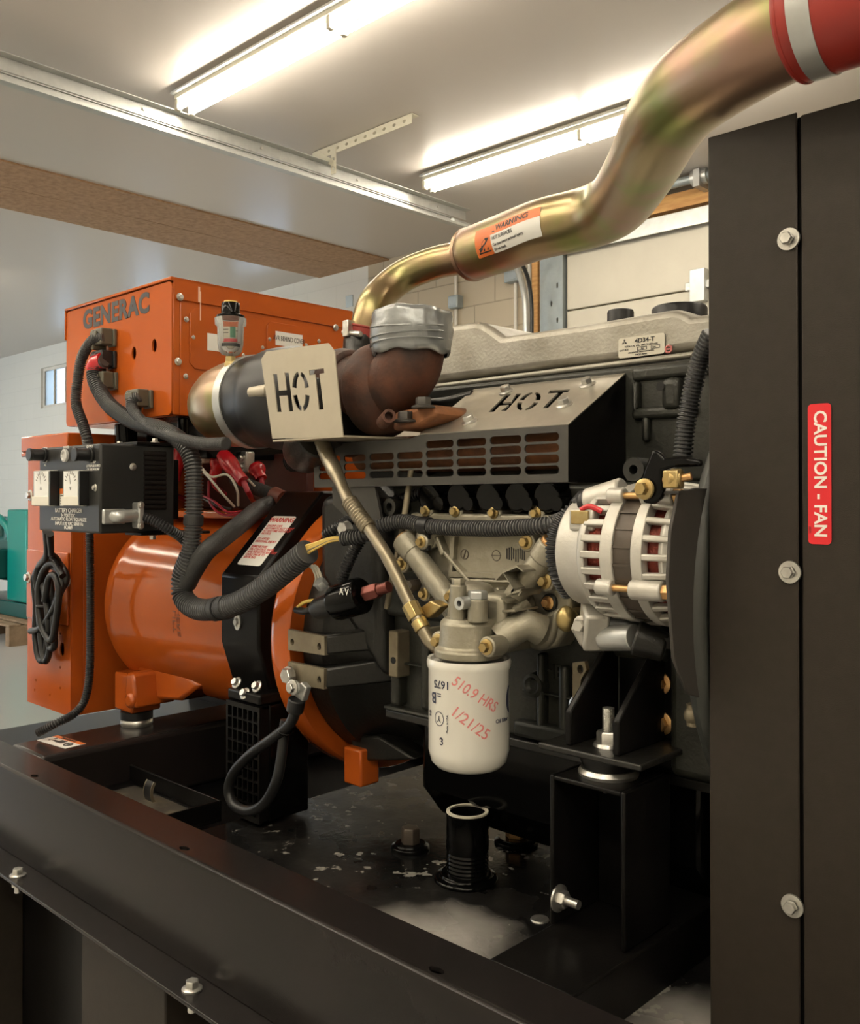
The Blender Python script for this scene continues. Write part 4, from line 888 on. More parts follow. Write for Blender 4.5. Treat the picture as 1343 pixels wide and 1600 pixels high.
for k in range(9): p = P(792+k*3.4, 865+(3 if 3 < k < 6 else 0), y=yo); mb.obox(p+NY*.0003, EX*.0009, EY*.0003, EZ*(.0075+.001*(k % 3)))
t.part('ink_stamp', mb, m_ink)
def cyl2(a, ya, b, yb, r, nm, r2=None, mat=None, bev=.002): t.part(nm, MB().cyl(P(*a, y=ya), P(*b, y=yb), r, r2, 28), mat or m_cooler, bev)
cyl2((634, 848), 1.0, (722, 965), .99, .0165, 'slanted_tube'); cyl2((630, 843), 1.0, (648, 866), 1.0, .0195, 'tube_collar'); cyl2((628, 841), 1.0, (634, 848), 1.0, .016, 'core_plug', None, m_copperb)
cyl2((858, 858), 1.0, (782, 965), .985, .0165, 'slanted_tube'); cyl2((862, 852), 1.0, (846, 876), .998, .0195, 'tube_collar'); cyl2((865, 846), 1.0, (860, 853), 1.0, .016, 'core_plug', None, m_copperb)
FX, FY, FR = -.828, .942, .0545
fz0 = P(733, 1029, x=FX, ).z
FT = (777-1036)/F_PX*1.254; FT = P(733, 1030, y=FY).z+.004
ctr = V((FX, FY, FT))
t.part('filter_head', MB().lathe(ctr, EZ, [(0, .0), (.046, .0), (.047, .010), (.041, .014), (.039, .030), (.039, .046), (.033, .052), (0, .056)], 40), m_cooler, .002)
t.part('head_column', MB().lathe(ctr+V((-.012, .02, .02)), EZ, [(0, 0), (.040, 0), (.034, .03), (.030, .075), (0, .08)], 28).box(FX-.035, FX+.05, FY+.01, yo+.01, FT+.005, FT+.085), m_cooler, .01, seg=3)
p = P(725, 952, y=FY-.01); t.part('side_port', MB().cyl((p.x, FY-.022, FT+.045), (p.x, FY-.022, p.z+.034), .011, n=20), m_cooler, .002)
t.part('port_plug', MB().hexa((p.x, FY-.022, p.z+.034), EZ, .009, .008), m_cooler)
q = P(*c6(215, 222), y=FY-.038); t.part('sensor_ring', MB().lathe(q, NY, [(.004, -.02), (.0085, -.02), (.0085, .004), (.004, .004), (.004, -.02)], 20), m_galv)
p = P(754, 955, y=FY-.005); t.part('relief_housing', MB().cyl((p.x, FY-.015, FT+.05), (p.x, FY-.015, P(754, 934, y=FY).z), .0135, n=24), m_cooler, .002)
t.part('relief_plug', MB().hexa((p.x, FY-.015, P(754, 934, y=FY).z), EZ, .0135, .011), m_galv, .001)
p = P(715, 1007, y=FY-.045); t.part('cast_dimple', MB().lathe((P(707, 1007, y=FY-.035).x, FY-.036, p.z), NY, [(0, -.004), (.0045, -.004), (.0045, .001), (0, .001)], 16), m_cooler)
t.part('outlet_arm', MB().tube(path([(778, 1000, .955), (800, 985, .97), (825, 975, .985), (845, 985, 1.0)]), .021, 18).tube(path([(775, 965, .965), (795, 960, .98), (820, 940, 1.0)]), .016, 16), m_cooler)
for px, py, y, r in ((658, 847, .992, .0068), (628, 881, 1.0, .0078), (662, 928, 1.0, .0068), (703, 932, .972, .0066), (684, 1002, .925, .0078), (760, 1011, .918, .0078), (822, 847, 1.002, .0078), (851, 908, 1.0, .0082), (856, 942, 1.015, .0072), (827, 986, 1.005, .0072)):
    p = P(px, py, y=y); t.part('bolt_boss', MB().cyl(p+EY*.03, p, r*1.75, n=20), m_cooler if px != 856 else m_iron, .002); t.bolt(p, NY, r*.88, r*.95, m_gold if px not in (827, 856) else m_copperb)
t.part('lower_ear', MB().poly3([P(*c9(*a), y=1.012) for a in ((985, 835), (1010, 720), (1230, 625), (1180, 860), (1120, 905), (1040, 895))], EY*.03), m_cooler, .006)
def rib(a, b, w=.006, d=.012, ya=yo, yb=yo):
    p, q = P(*a, y=ya), P(*b, y=yb); t.part('cast_rib', MB().bar(p-EY*d*.5+EY*.004, q-EY*d*.5+EY*.004, w, d+.008, up=EY), m_cooler, .002)
rib((700, 862), (742, 912)); rib((708, 905), (830, 910), .005, .010); rib((735, 912), (745, 940), .008, .02); rib((690, 838), (700, 866), .008, .014); rib((838, 832), (838, 900), .006, .012)
rib((640, 872), (690, 950), .005, .008); rib((790, 918), (772, 945), .007, .018); rib((705, 975), (706, 1005), .006, .05, .99, .99)
t.part('cover_boss', MB().cyl(P(672, 838, y=yo), P(672, 838, y=yo-.016), .022, .018, 28), m_cooler, .004)
t.part('cover_boss', MB().cyl(P(812, 948, y=yo), P(806, 948, y=yo-.02), .030, .022, 28), m_cooler, .008)
# loose-looking zigzag brackets on the second tube
t = T('zigzag_bracket', 'bent zigzag steel bracket on the slanted tube nearer the alternator', 'bracket')
def zz(ptsxy, w): return MB().poly3([P(*c9(a, b), y=.955) for a, b in ptsxy]+[P(*c9(a+4, b+14), y=.955) for a, b in reversed(ptsxy)], EY*w)
t.part('upper_clip', zz(((810, 437), (855, 388), (950, 350), (990, 380)), .05), m_cooler)
t.part('upper_leg', zz(((855, 385), (930, 500), (915, 520)), .05), m_cooler)
t.part('lower_clip', zz(((810, 600), (840, 645), (940, 640)), .05).add(*(lambda m: (m.v, m.f))(zz(((808, 600), (850, 560), (885, 585)), .05))), m_cooler)
t.part('lower_leg', zz(((880, 535), (985, 505), (960, 540)), .045), m_cooler)
one('oil_sender', MB().sphere(P(884, 967, y=.985), (.013, .013, .017), 18, 10).cyl(P(890, 966, y=.995), P(905, 962, y=1.04), .012), m_brass, 'brass capped sender plug beside the alternator foot', 'sensor')
# ------------------------------------------------------------------ oil filter
t = T('oil_filter', 'white spin-on oil filter with red marker handwriting', 'oil filter')
FB = P(733, 1199, y=FY).z
hgt = FT-FB
can = t.part('can', MB().lathe((FX, FY, FB), EZ, [(0, .0), (FR*.55, .0), (FR*.80, .0035), (FR*.93, .011), (FR, .026), (FR, hgt-.016), (FR*1.035, hgt-.012), (FR*1.045, hgt-.006), (FR*1.02, hgt-.001), (FR*.95, hgt-.002), (FR*.9, hgt-.006), (0, hgt-.006)], 72), m_white)
cdir = V((-FX, -FY, 0)).normalized(); cr = V((-cdir.y, cdir.x, 0))
if cr.dot(RT) < 0: cr = -cr
def fmap_at(px, py, sc=1., flip=False, rot=0.):
    q = P(px, py, y=FY); s0 = (px-734)/ (F_PX/ (V((FX, FY, 0)).dot(FW)-FR*.5)); th0 = math.asin(max(-.97, min(.97, s0/FR))); z0 = P(px, py, t=1.254-.04).z
    ca, sa = math.cos(rot), math.sin(rot)
    def f(x, y, z):
        if flip: x, y = -x, -y
        x, y = x*ca-y*sa, x*sa+y*ca
        th = th0+x/FR; return V((FX, FY, z0+y))+(cdir*math.cos(th)+cr*math.sin(th))*(FR+.0004+z)
    return f
pm_ = M('blue_black_print', (.02, .022, .05), .5)
def pr_(body, size, px, py, bold=.01, wx=1., **k): t.part('lettering', MB().text(body, size, None, wx, None, bold, .0003, fmap=fmap_at(px, py, **k)), pm_, parent=can)
pr_('1675', .0145, 691, 1069, .012, flip=True); pr_('B', .020, 680, 1091, .02, flip=True); pr_('=', .014, 688, 1087); pr_('SB', .0085, 674, 1119, 0, rot=R(90))
pr_('3', .014, 692, 1158); pr_('..', .014, 691, 1150); pr_('Y', .012, 688, 1123, 0, flip=True); pr_('Oil Filter', .0075, 786, 1126); pr_('Made in USA', .0045, 701, 1129, 0, rot=R(90)); pr_('(', .034, 794, 1094, .05)
f = fmap_at(688, 1123); n = 28
t.part('round_mark', MB().add([f(.0085*rr*math.cos(2*math.pi*k/n), .0095*rr*math.sin(2*math.pi*k/n), 0) for rr in (1, .88) for k in range(n)], [(k, (k+1) % n, n+(k+1) % n, n+k) for k in range(n)]), pm_, parent=can)
mb = MB().text('510.9 HRS', .0200, None, 1, None, .004, .0004, fmap=fmap_at(744, 1082, rot=R(-33)), wx=.82, shear=.1)
mb.text("1/21/25", .0205, None, 1, None, .004, .0004, fmap=fmap_at(736, 1126, rot=R(-36)), wx=.95)
t.part('handwriting', mb, m_mark, parent=can)

# ------------------------------------------------------------------ turbocharger, elbow, tape, shields
TY, TZ = 1.04, .18
t = T('air_inlet', 'gold and green domed cap clamped to the black rubber intake boot', 'air intake')
t.part('dome', MB().lathe((-1.455, TY, TZ), -EX, [(0, 0), (.082, 0), (.0835, .03), (.082, .065), (.076, .10), (.064, .130), (.045, .152), (.022, .165), (0, .168)], 56), m_pipe)
t.part('clamp_band', MB().lathe((-1.462, TY, TZ), EX, [(.080, 0), (.0885, 0), (.0885, .022), (.080, .022)], 56), m_galv)
t.part('boot', MB().lathe((-1.442, TY, TZ), EX, [(.080, 0), (.086, .002), (.087, .045), (.0895, .05), (.093, .07), (.092, .12), (.084, .165), (.070, .20), (0, .205)], 56), m_rubber)
q = P(404, 612, y=TY-.085); t.part('boot_clamp_bolt', MB().cyl(q-EX*.02, q+EX*.03, .011), m_plate, .002)
t = T('restriction_gauge', 'small clear air restriction gauge with black and yellow cap on the dome', 'gauge')
b = P(360, 577, y=.988)
t.part('fitting', MB().hexa(b-EZ*.004, EZ, .013, .018).cyl(b+EZ*.012, b+EZ*.024, .009), m_brass, .001)
jz = b+EZ*.024; ku = sz(1, b)
t.part('jar', MB().lathe(jz, EZ, [(.006, 0), (.016, .003), (.021, .010), (.0235, .022), (.0245, .055), (.0285, .058), (.029, .070), (.026, .071), (.022, .056), (.020, .024), (.014, .012), (.006, .008), (.006, 0)], 40), m_clear)
t.part('bowl', MB().lathe(jz, EZ, [(0, .014), (.013, .014), (.0185, .026), (.0195, .052), (0, .054)], 32), m_label)
jc = V((-jz.x, -jz.y, 0)).normalized(); jr = V((-jc.y, jc.x, 0)); jr = jr if jr.dot(RT) > 0 else -jr
def jm(x, y, z): th = x/.0198; return jz+EZ*(.040+y)+(jc*math.cos(th)+jr*math.sin(th))*(.0199+z)
def jband(x0, x1, y0, y1, off=0):
    n = 8; return [jm(x0+(x1-x0)*k/n, y, off) for y in (y0, y1) for k in range(n+1)], [(k, k+1, n+2+k, n+1+k) for k in range(n)]
t.part('green_scale', MB().add(*jband(-.001, .009, -.008, .012, .0002)), M('green_print', (.03, .25, .12), .5))
t.part('red_scale', MB().add(*jband(-.018, .02, -.016, -.010, .0002)), m_labelr)
t.part('dark_scale', MB().add(*jband(-.019, .02, -.024, -.018, .0002)), m_ink)
t.part('scale_print', MB().text('XXVL-', .0055, None, 1, None, .02, .0002, fmap=lambda x, y, z: jm(x, y-.021, z+.0006)) if 0 else MB().add(*jband(-.018, -.004, .006, .0075, .0003)).add(*jband(-.018, -.004, .0, .0015, .0003)).add(*jband(.010, .02, .004, .0055, .0003)), m_stator)
t.part('cap', MB().lathe(jz+EZ*.071, EZ, [(0, 0), (.026, 0), (.026, .004), (.0175, .008), (.0170, .026), (.0155, .028), (0, .028)], 32), m_black)
t.part('button', MB().lathe(jz+EZ*.099, EZ, [(0, 0), (.0135, 0), (.012, .003), (0, .004)], 24), m_wirey)
t = T('turbocharger', 'dark turbocharger body behind the small stencilled plate', 'turbocharger')
t.part('compressor_housing', MB().lathe((-1.245, TY+.01, TZ-.02), EX, [(0, 0), (.055, 0), (.085, .02), (.092, .05), (.085, .08), (.05, .095), (0, .095)], 48).tube([(-1.20, TY-.05, TZ-.075), (-1.27, TY-.02, TZ-.095), (-1.33, TY+.03, TZ-.09), (-1.37, TY+.09, TZ-.06)], .042, 20), m_irondk, .003)
t.part('compressor_outlet', MB().tube([(-1.20, TY+.08, TZ+.02), (-1.26, TY+.13, TZ+.04), (-1.32, TY+.15, TZ+.08), (-1.33, TY+.16, TZ+.12)], .035, 20), m_irondk)
t.part('center_section', MB().cyl((-1.15, TY, TZ), (-1.08, TY, TZ), .045), m_rust, .004)
t.part('turbine_housing', MB().lathe((-1.13, TY, TZ-.005), EX, [(0, 0), (.055, 0), (.075, .012), (.078, .035), (.070, .055), (.058, .065), (0, .065)], 44), m_rust, .002)
q = P(662, 660, y=TY)
ft = MB().poly3([P(*c3(*a), y=1.0) for a in ((900, 600), (1050, 570), (1080, 590), (1075, 625), (1000, 665), (890, 680))], EY*.09); t.part('mounting_flange', ft, m_rusto, .008)
for px, py in ((633, 655), (661, 633)):
    t.bolt(P(px, py+5, y=.995), EZ, .012, .013, M('dark_bolt', (.05, .045, .04), .5, .4) if px == 633 else bpy.data.materials['dark_bolt'])
t.part('oil_drain_hose', MB().loom(path([(455, 722, 1.10), (472, 716, 1.09), (486, 704, 1.08), (496, 694, 1.08)]), .020), m_rubber)
t = T('exhaust_elbow', 'rusty iron exhaust elbow rising to the duct-taped mouth', 'exhaust elbow')
EYY = 1.03
pth = path([(541, 603, EYY), (565, 606, EYY), (592, 606, EYY), (618, 597, EYY), (636, 575, EYY), (642, 548, EYY), (643, 520, EYY)])
t.part('bend', MB().tube(pth, .0525, 40, step=.008), m_rust, ang=60)
t.part('collar', MB().cyl(P(530, 602, y=EYY), P(552, 604, y=EYY), .063, .060, 40), m_rust, .006)
ax_ = (P(600, 640, y=.97)-P(600, 640, y=.97)); a = P(598, 660, y=.985); b = P(609, 648, y=.955)
t.part('stub_tube', MB().lathe(a, b-a, [(0, 0), (.0105, 0), (.0105, .048), (.0065, .048), (.0065, .035), (0, .035)], 24), m_rust, label='short rusty stub tube')
q = P(552, 598, y=EYY-.05); t.part('vent_hole', MB().cyl(q+EY*.01, q-EY*.004, .006), m_hole)
t = T('duct_tape_wrap', 'silver duct tape wrapped over the mouth of the rusty elbow', 'tape')
b = P(643, 553, y=EYY); tp = P(644, 487, y=EYY); H = (tp-b).length
mb = MB(); n = 72; prof = [(0.0, H*1.02), (.030, H*1.03), (.052, H*1.01), (.062, H*.97), (.0645, H*.86), (.0635, H*.70), (.0655, H*.62), (.0645, H*.45), (.0635, H*.28), (.0615, H*.10), (.0605, 0), (.056, -.002)]
vs = []; fs = []
rnd = random.Random(3); ph = [rnd.uniform(0, 6.28) for _ in range(12)]
for i, (r, h) in enumerate(prof):
    for k in range(n):
        th = 2*math.pi*k/n
        w = .0010*math.sin(3*th+ph[0]+h*60)+.0005*math.sin(8*th+ph[1]-h*90)+.0004*math.sin(19*th+ph[2]+h*40)
        hh = h+(.002*math.sin(2*th+ph[3])+(.001 if i < len(prof)-3 else .002)*math.sin(7*th+ph[4]))
        r2 = max(0, r+(w if r > .02 else 0)); tilt = V((math.cos(th)*r2, math.sin(th)*r2, hh)); vs.append(b+EX*0+tilt+EX*.0)
for i in range(len(prof)-1):
    for k in range(n): fs.append((i*n+k, i*n+(k+1) % n, (i+1)*n+(k+1) % n, (i+1)*n+k))
mb.add(vs, fs); t.part('wrap', mb, m_tape, ang=80)
mb = MB()
for z0, sl, s in ((.62, .10, 1), (.40, -.06, 1), (.2, .05, 1)):
    pts = [b+V((math.cos(th)*.0652, math.sin(th)*.0652, H*(z0+sl*math.sin(th*1.0+z0*9)))) for th in [R(200+k*6) for k in range(28)]]
    mb.tube(pts, .0012, 6, smooth=False)
t.part('folds', mb, m_tape)
# small stencilled HOT plate
t = T('stencilled_heat_plate', 'small upright steel plate with cut-out lettering before the turbo', 'heat shield plate')
HYP = .93
o = P(470, 620, y=HYP)
def hp2(x, y): q = P(*c3(x, y), y=HYP)-o; return (q.x, q.z)
outer = [hp2(*a) for a in ((345, 380), (366, 348), (626, 312), (652, 346), (689, 706), (392, 713))]
Hh = [hp2(*a) for a in ((394, 442), (412, 442), (420, 512), (450, 509), (442, 436), (460, 436), (480, 598), (462, 599), (454, 532), (422, 534), (431, 601), (413, 601))]
def arc(cx, cy, rx, ry, th, a0, a1, lean=.08):
    out = []
    for sgn, rr in ((1, 0), (-1, th)):
        ks = range(9) if sgn > 0 else range(8, -1, -1)
        for k in ks:
            a = R(a0+(a1-a0)*k/8); y = cy-(ry-rr)*math.sin(a); out.append((cx+(rx-rr)*math.cos(a)-(cy-y)*lean*-1*-1, y))
    return out
Os = [[hp2(*q) for q in arc(512, 515, 36, 84, 19, a0, a1)] for a0, a1 in ((100, 168), (12, 80), (192, 262), (278, 348))]
Tt = [hp2(*a) for a in ((546, 426), (608, 418), (610, 438), (590, 441), (607, 590), (588, 592), (571, 443), (548, 447))]
t.part('face', MB().flat([outer, Hh, Tt]+Os, o, EX, EZ, .002), m_plate)
sh = [P(*c3(689, 706), y=HYP), P(*c3(392, 713), y=HYP)]
x0, x1, zz_ = sh[1].x, sh[0].x, sh[0].z
t.part('lower_flange', MB().poly3([V((x0, HYP, zz_)), V((x1, HYP, zz_)), V((x1+.03, 1.055, zz_)), V((x0+.06, 1.055, zz_))], EZ*.003), m_plate)
# slotted heat shield
t = T('heat_shield', 'slotted manifold heat shield with brushed stencilled top and four bolts', 'heat shield')
SY = 1.01
o = P(700, 720, y=SY)
def gp(px, py): q = P(px, py, y=SY)-o; return (q.x, q.z)
outer = [gp(*a) for a in ((490, 697), (560, 690), (640, 686), (655, 680), (888, 664), (888, 753), (492, 762))]
cols = [(820, 874, 4, 677), (766, 815, 4, 681), (714, 760, 4, 685), (666, 709, 4, 688), (621, 661, 3, 706), (578, 616, 3, 708), (538, 572, 3, 710), (499, 532, 3, 712)]
sl = []
for a, b, n, top in cols:
    bot = 744 if a > 800 else 744+(820-a)*.022
    for k in range(n):
        z0 = gp(a, top+(bot-top)*(k+.86)/n)[1]; z1 = gp(a, top+(bot-top)*(k+.08)/n)[1]; x0 = gp(a, 720)[0]; x1 = gp(b, 720)[0]
        sl.append(rrect(x0, x1, z0, z1, min(.006, (z1-z0)*.49)))
t.part('slotted_front', MB().flat([outer]+sl, o, EX, EZ, .0025), m_shield)
pA, pB, pC = P(655, 680, y=SY), P(888, 664, y=SY), P(978, 584, y=1.15); pD = P(770, 602, y=1.15)
ez_ = (pC-pB); nrm = EX.cross(ez_).normalized(); nrm = nrm if nrm.z > 0 else -nrm
sdir = nrm.cross(EX).normalized(); sdir = sdir if sdir.y > 0 else -sdir
pC = pB+sdir*(pC-pB).dot(sdir)
PLN = (pB, nrm)
def tp(px, py): q = P(px, py, pl=PLN)-pB; return (q.dot(EX), q.dot(sdir))
def tpc(x, y): return tp(*c5(x, y))
L_ = (pC-pB).length
xl = (pA-pB).x
outer = [(0, 0), (0, L_), (tpc(268, 402)[0], L_), (xl, 0)]
Hh = [tpc(*a) for a in ((404, 423), (426, 422), (390, 457), (426, 455), (448, 420), (470, 419), (406, 491), (384, 492), (416, 467), (378, 470), (354, 496), (331, 497))]
def arc2(cx, cy, rx, ry, th, a0, a1, lean):
    out = []
    for s_ in (0, 1):
        for k in (range(9) if s_ == 0 else range(8, -1, -1)):
            a = R(a0+(a1-a0)*k/8); yy = -(ry-th*.35*s_)*math.sin(a); out.append((cx+(rx-th*s_)*math.cos(a)-yy*lean, cy+yy))
    return out
Os = [[tpc(*q) for q in arc2(500, 452, 44, 39, 20, a0, a1, .62)] for a0, a1 in ((102, 172), (8, 78), (188, 258), (282, 352))]
Tt = [tpc(*a) for a in ((590, 406), (674, 402), (663, 414), (645, 415), (581, 479), (559, 480), (622, 416), (580, 419))]
t.part('stencilled_top', MB().flat([outer, Hh, Tt]+Os, pB, EX, sdir, .0025), m_steel)
t.part('end_sheet', MB().poly3([pB, pC, V((pC.x, pC.y, gp(888, 753)[1]+o.z)), V((pB.x, SY, gp(888, 753)[1]+o.z))], EX*-.0025), m_satin)
t.part('bottom_lip', MB().box(o.x+gp(492, 762)[0], pB.x, SY+.002, SY+.02, o.z+gp(888, 753)[1]-.001, o.z+gp(888, 753)[1]+.002), m_shield)
for x, y in ((252, 528), (407, 403), (651, 458), (747, 374)):
    q = P(*c5(x, y+10), pl=PLN); t.bolt(q+nrm*.0013, nrm, .0082, .0085, m_zinc)
st = [P(*c3(*a), y=SY+.004) for a in ((640, 915), (820, 915), (850, 1070), (780, 1075), (720, 1060), (645, 990))]
t.part('hanger_bracket', MB().poly3(st, EY*.005), m_shield)
t = T('exhaust_manifold', 'rusty exhaust manifold glimpsed through the heat shield slots', 'exhaust manifold')
mb = MB().tube([(-1.20, 1.09, .075), (-1.0, 1.09, .07), (-.76, 1.09, .07)], .030, 20)
t.part('log', mb, m_rusto)
for k in range(4): xx = -1.10+k*.105; t.part('runner', MB().cyl((xx, 1.09, .07), (xx, 1.16, .06), .024), m_rust)
one('black_coolant_pipe', MB().tube(path([(640, 652, 1.13), (665, 637, 1.13), (700, 632, 1.13), (740, 622, 1.14)]), .013, 14), m_irondk, 'black pipe along the head behind the rusty elbow', 'pipe')

# ------------------------------------------------------------------ charge-air pipe overhead
t = T('charge_air_pipe', 'iridescent gold pipe bending over the engine to the red hose', 'pipe')
ZP = .462
def PZ(px, py): return P(px, py, z=ZP)
E0 = PZ(735, 398)
low = [V((-1.335, 1.205, .275)), P(579, 486, t=1.79), P(600, 455, t=1.82), P(634, 429, t=1.83), P(680, 411, t=1.81), P(712, 404, t=1.785), E0]
t.part('slim_section', MB().tube(low, .0315, 40, step=.012), m_pipe, ang=70)
big = [E0, PZ(790, 378), PZ(845, 358), PZ(900, 345), PZ(935, 334), PZ(966, 315), PZ(1000, 265), PZ(1039, 190), PZ(1077, 144), PZ(1146, 94), PZ(1228, 46), PZ(1330, 8)]
t.part('wide_section', MB().tube(big, lambda s: .0505 if s > .012 else .0505-.012*(1-s/.012), 56, step=.012), m_pipe, ang=70)
t.part('step_bead', MB().lathe(E0-(big[1]-E0).normalized()*.004, big[1]-E0, [(.03, 0), (.036, -.003), (.046, .001), (.0515, .006), (.05, .014)], 48), m_pipe)
fine = catmull(big, .01); 
i0 = min(range(len(fine)), key=lambda i: (fine[i]-PZ(1247, 38)).length)
i1 = min(range(len(fine)), key=lambda i: (fine[i]-PZ(1268, 32)).length)
t2 = T('red_hose', 'red silicone hose with bright band clamp at the end of the gold pipe', 'hose')
e1 = fine[-1]; hz = [fine[i0], fine[(i0+len(fine))//2], e1, e1+V((.07, .012, .0)), e1+V((.13, .03, -.025)), e1+V((.165, .05, -.075)), e1+V((.17, .055, -.10))]
t2.part('sleeve', MB().tube(hz, .0555, 48, step=.012), m_redhose, ang=70)
t2.part('band_clamp', MB().tube(fine[i0+1:i0+4], .0568, 48, smooth=False), m_galv, ang=60)
t2.part('hose_lip', MB().torus(fine[i0], fine[i0+1]-fine[i0], .054, .003, 48, 8), m_redhose)
t3 = T('red_hose_coupler', 'short red hose coupler with clamp behind the taped elbow', 'hose')
t3.part('sleeve', MB().tube([V((-1.332, 1.20, .235)), V((-1.335, 1.205, .275)), low[0].lerp(low[1], .62)], .037, 36, step=.01), m_redhose)
t3.part('band_clamp', MB().tube([low[0].lerp(low[1], -.05), low[0].lerp(low[1], .22)], .0385, 36, step=.01), m_galv)
q = P(547, 517, y=1.17); t3.part('clamp_bolt', MB().cyl(q-EX*.02, q+EX*.03-EZ*.01, .006).box(q.x-.012, q.x+.004, q.y-.01, q.y+.01, q.z-.012, q.z+.02), m_zinc, .002)
t3.part('seam_band', MB().torus(low[0].lerp(low[1], .6), low[1]-low[0], .0365, .0025, 36, 8), m_redhose)
# printed warning label curved round the pipe
a, b = PZ(740, 396), PZ(848, 357); ad = (b-a).normalized(); cc = (-(a+b)/2); cc = (cc-ad*cc.dot(ad)).normalized(); wv = ad.cross(cc); wv = wv if wv.z > 0 else -wv
RP = .0505
_ar = [0.]
for _i in range(1, len(fine)): _ar.append(_ar[-1]+(fine[_i]-fine[_i-1]).length)
S00 = 0.
def pm(x, y, z=0.):
    s = max(0., x+S00); i = 0
    while i < len(fine)-2 and _ar[i+1] < s: i += 1
    f = (s-_ar[i])/(_ar[i+1]-_ar[i]); c = fine[i].lerp(fine[i+1], f); d = (fine[min(i+2, len(fine)-1)]-fine[max(0, i-1)]).normalized()
    k = -c; k = (k-d*k.dot(d)).normalized(); w2 = d.cross(k); w2 = w2 if w2.z > 0 else -w2
    th = y/RP; return c+(k*math.cos(th)+w2*math.sin(th))*(RP+.0008+z)
def bent(x0, x1, y0, y1, off, n=10):
    return [pm(x0+(x1-x0)*i/8, y0+(y1-y0)*k/n, off) for i in range(9) for k in range(n+1)], [(i*(n+1)+k, i*(n+1)+k+1, (i+1)*(n+1)+k+1, (i+1)*(n+1)+k) for i in range(8) for k in range(n)]
def at_px(tx):
    lo, hi = 0., .6
    for _ in range(40):
        md_ = (lo+hi)/2
        if Q(pm(md_, .012))[0] < tx: lo = md_
        else: hi = md_
    return lo
S0 = at_px(742); Lb = at_px(843)-S0; S00 = S0
hh = .050; yb0 = -.012
t4 = T('hot_surface_label', 'orange and white burn warning label on the gold pipe', 'label')
t4.part('sheet', MB().add(*bent(0, Lb, yb0, yb0+hh, .0)), m_labelw)
t4.part('orange_field', MB().add(*bent(0, Lb, yb0+hh*.66, yb0+hh, .0002)).add(*bent(0, Lb*.30, yb0, yb0+hh*.66, .0002)), m_labelo)
def ptext(mb, s, size, x, y, bold=0., wx=1., ax='LEFT', line=1.): return mb.text(s, size, None, wx, None, bold, .0002, ax, 'CENTER', 1, fmap=lambda X, Y, Z: pm(x+X, y+Y, .0006+Z), line=line)
mb = MB(); ptext(mb, 'WARNING', hh*.27, Lb*.40, yb0+hh*.83, .02, 1.12); ptext(mb, 'HOT SURFACES', hh*.17, Lb*.33, yb0+hh*.52, .01, .9); ptext(mb, 'Can cause severe personal injury.', hh*.135, Lb*.33, yb0+hh*.30, .01, .82); ptext(mb, 'Do not touch.', hh*.135, Lb*.33, yb0+hh*.13, .01, .85)
mb.add([pm(Lb*.33, yb0+hh*.72, .0004), pm(Lb*.385, yb0+hh*.72, .0004), pm(Lb*.357, yb0+hh*.94, .0004)], [(0, 1, 2)])
def blob(pts): mb.add([pm(Lb*x, yb0+hh*y, .0004) for x, y in pts], [tuple(range(len(pts)))])
blob(((.05, .30), (.10, .34), (.13, .50), (.20, .62), (.27, .60), (.22, .46), (.16, .32), (.10, .22))); blob(((.04, .12), (.27, .12), (.27, .17), (.04, .17)))
for k in range(3): blob(((.06+.07*k, .19), (.085+.07*k, .19), (.10+.07*k, .28), (.075+.07*k, .28)))
t4.part('print', mb, m_ink)

# ------------------------------------------------------------------ tubes and solenoid on the near side
t = T('oil_drain_tube', 'bare steel drain tube slanting from the turbo down to the filter head', 'tube')
w = path([(497, 672, .985), (508, 705, .972), (526, 742, .955), (548, 789, .94), (576, 826, .935), (606, 873, .93), (636, 935, .93), (655, 972, .93), (668, 998, .932), (680, 1010, .935), (692, 1016, .938)])
t.part('tube', MB().tube(w, lambda s: .0125 if s < .22 else (.0125-(s-.22)*.04 if s < .3 else .0095), 20, step=.006), m_tube, ang=80)
bl = catmull([P(545, 783, y=.941), P(560, 805, y=.938), P(576, 826, y=.935)], .0012)
t.part('bellows', MB().tube(bl, .0125, 20, smooth=False, rings=(.9, .95, 1.05, 1.05, .95)), m_tube)
t.part('brass_fitting', MB().cyl(P(640, 944, y=.93), P(651, 966, y=.93), .0125, n=8).cyl(P(653, 970, y=.93), P(661, 984, y=.93), .0115), m_brass, .001)
t.part('tube_bracket', MB().poly3([P(*c4(*a), y=.94) for a in ((880, 470), (945, 425), (990, 450), (940, 500), (905, 495))], EY*.02), m_gold, .002)
one('dipstick_tube', MB().tube(path([(642, 733, 1.03), (634, 790, 1.02), (624, 850, 1.01), (612, 905, 1.01), (604, 950, 1.02)]), .0048, 12, step=.006), m_tan, 'thin tan dipstick tube leaning behind the drain tube', 'tube', ang=80)
t = T('fuel_solenoid', 'round black solenoid with red-brown hex fitting over the flywheel housing', 'solenoid')
a, b = P(520, 944, y=.965), P(571, 928, y=.975); d = (b-a).normalized()
t.part('body', MB().lathe(a, d, [(0, 0), (.017, 0), (.027, .006), (.029, .012), (.029, .060), (.026, .064), (0, .064)], 36), m_black, .001)
t.part('rubber_boot', MB().lathe(a-d*.042, d, [(0, 0), (.013, 0), (.018, .01), (.019, .042), (0, .042)], 28), m_rubber)
t.part('hex_fitting', MB().hexa(b, d, .013, .028).cyl(b+d*.028, b+d*.048, .009), M('red_brown_anodised', (.16, .045, .035), .35, .6), .001)
q = P(505, 917, y=.955); t.part('terminal', MB().hexa(q, NY+EZ, .010, .014), m_galv)
t.part('paint_mark', MB().text('A V', .014, P(537, 925, y=.9385), EX, EZ, .01), m_inkw)
t.part('lead', MB().tube(path([(492, 948, .96), (478, 955, .958), (463, 953, .965)]), .006, 10), m_rubber)
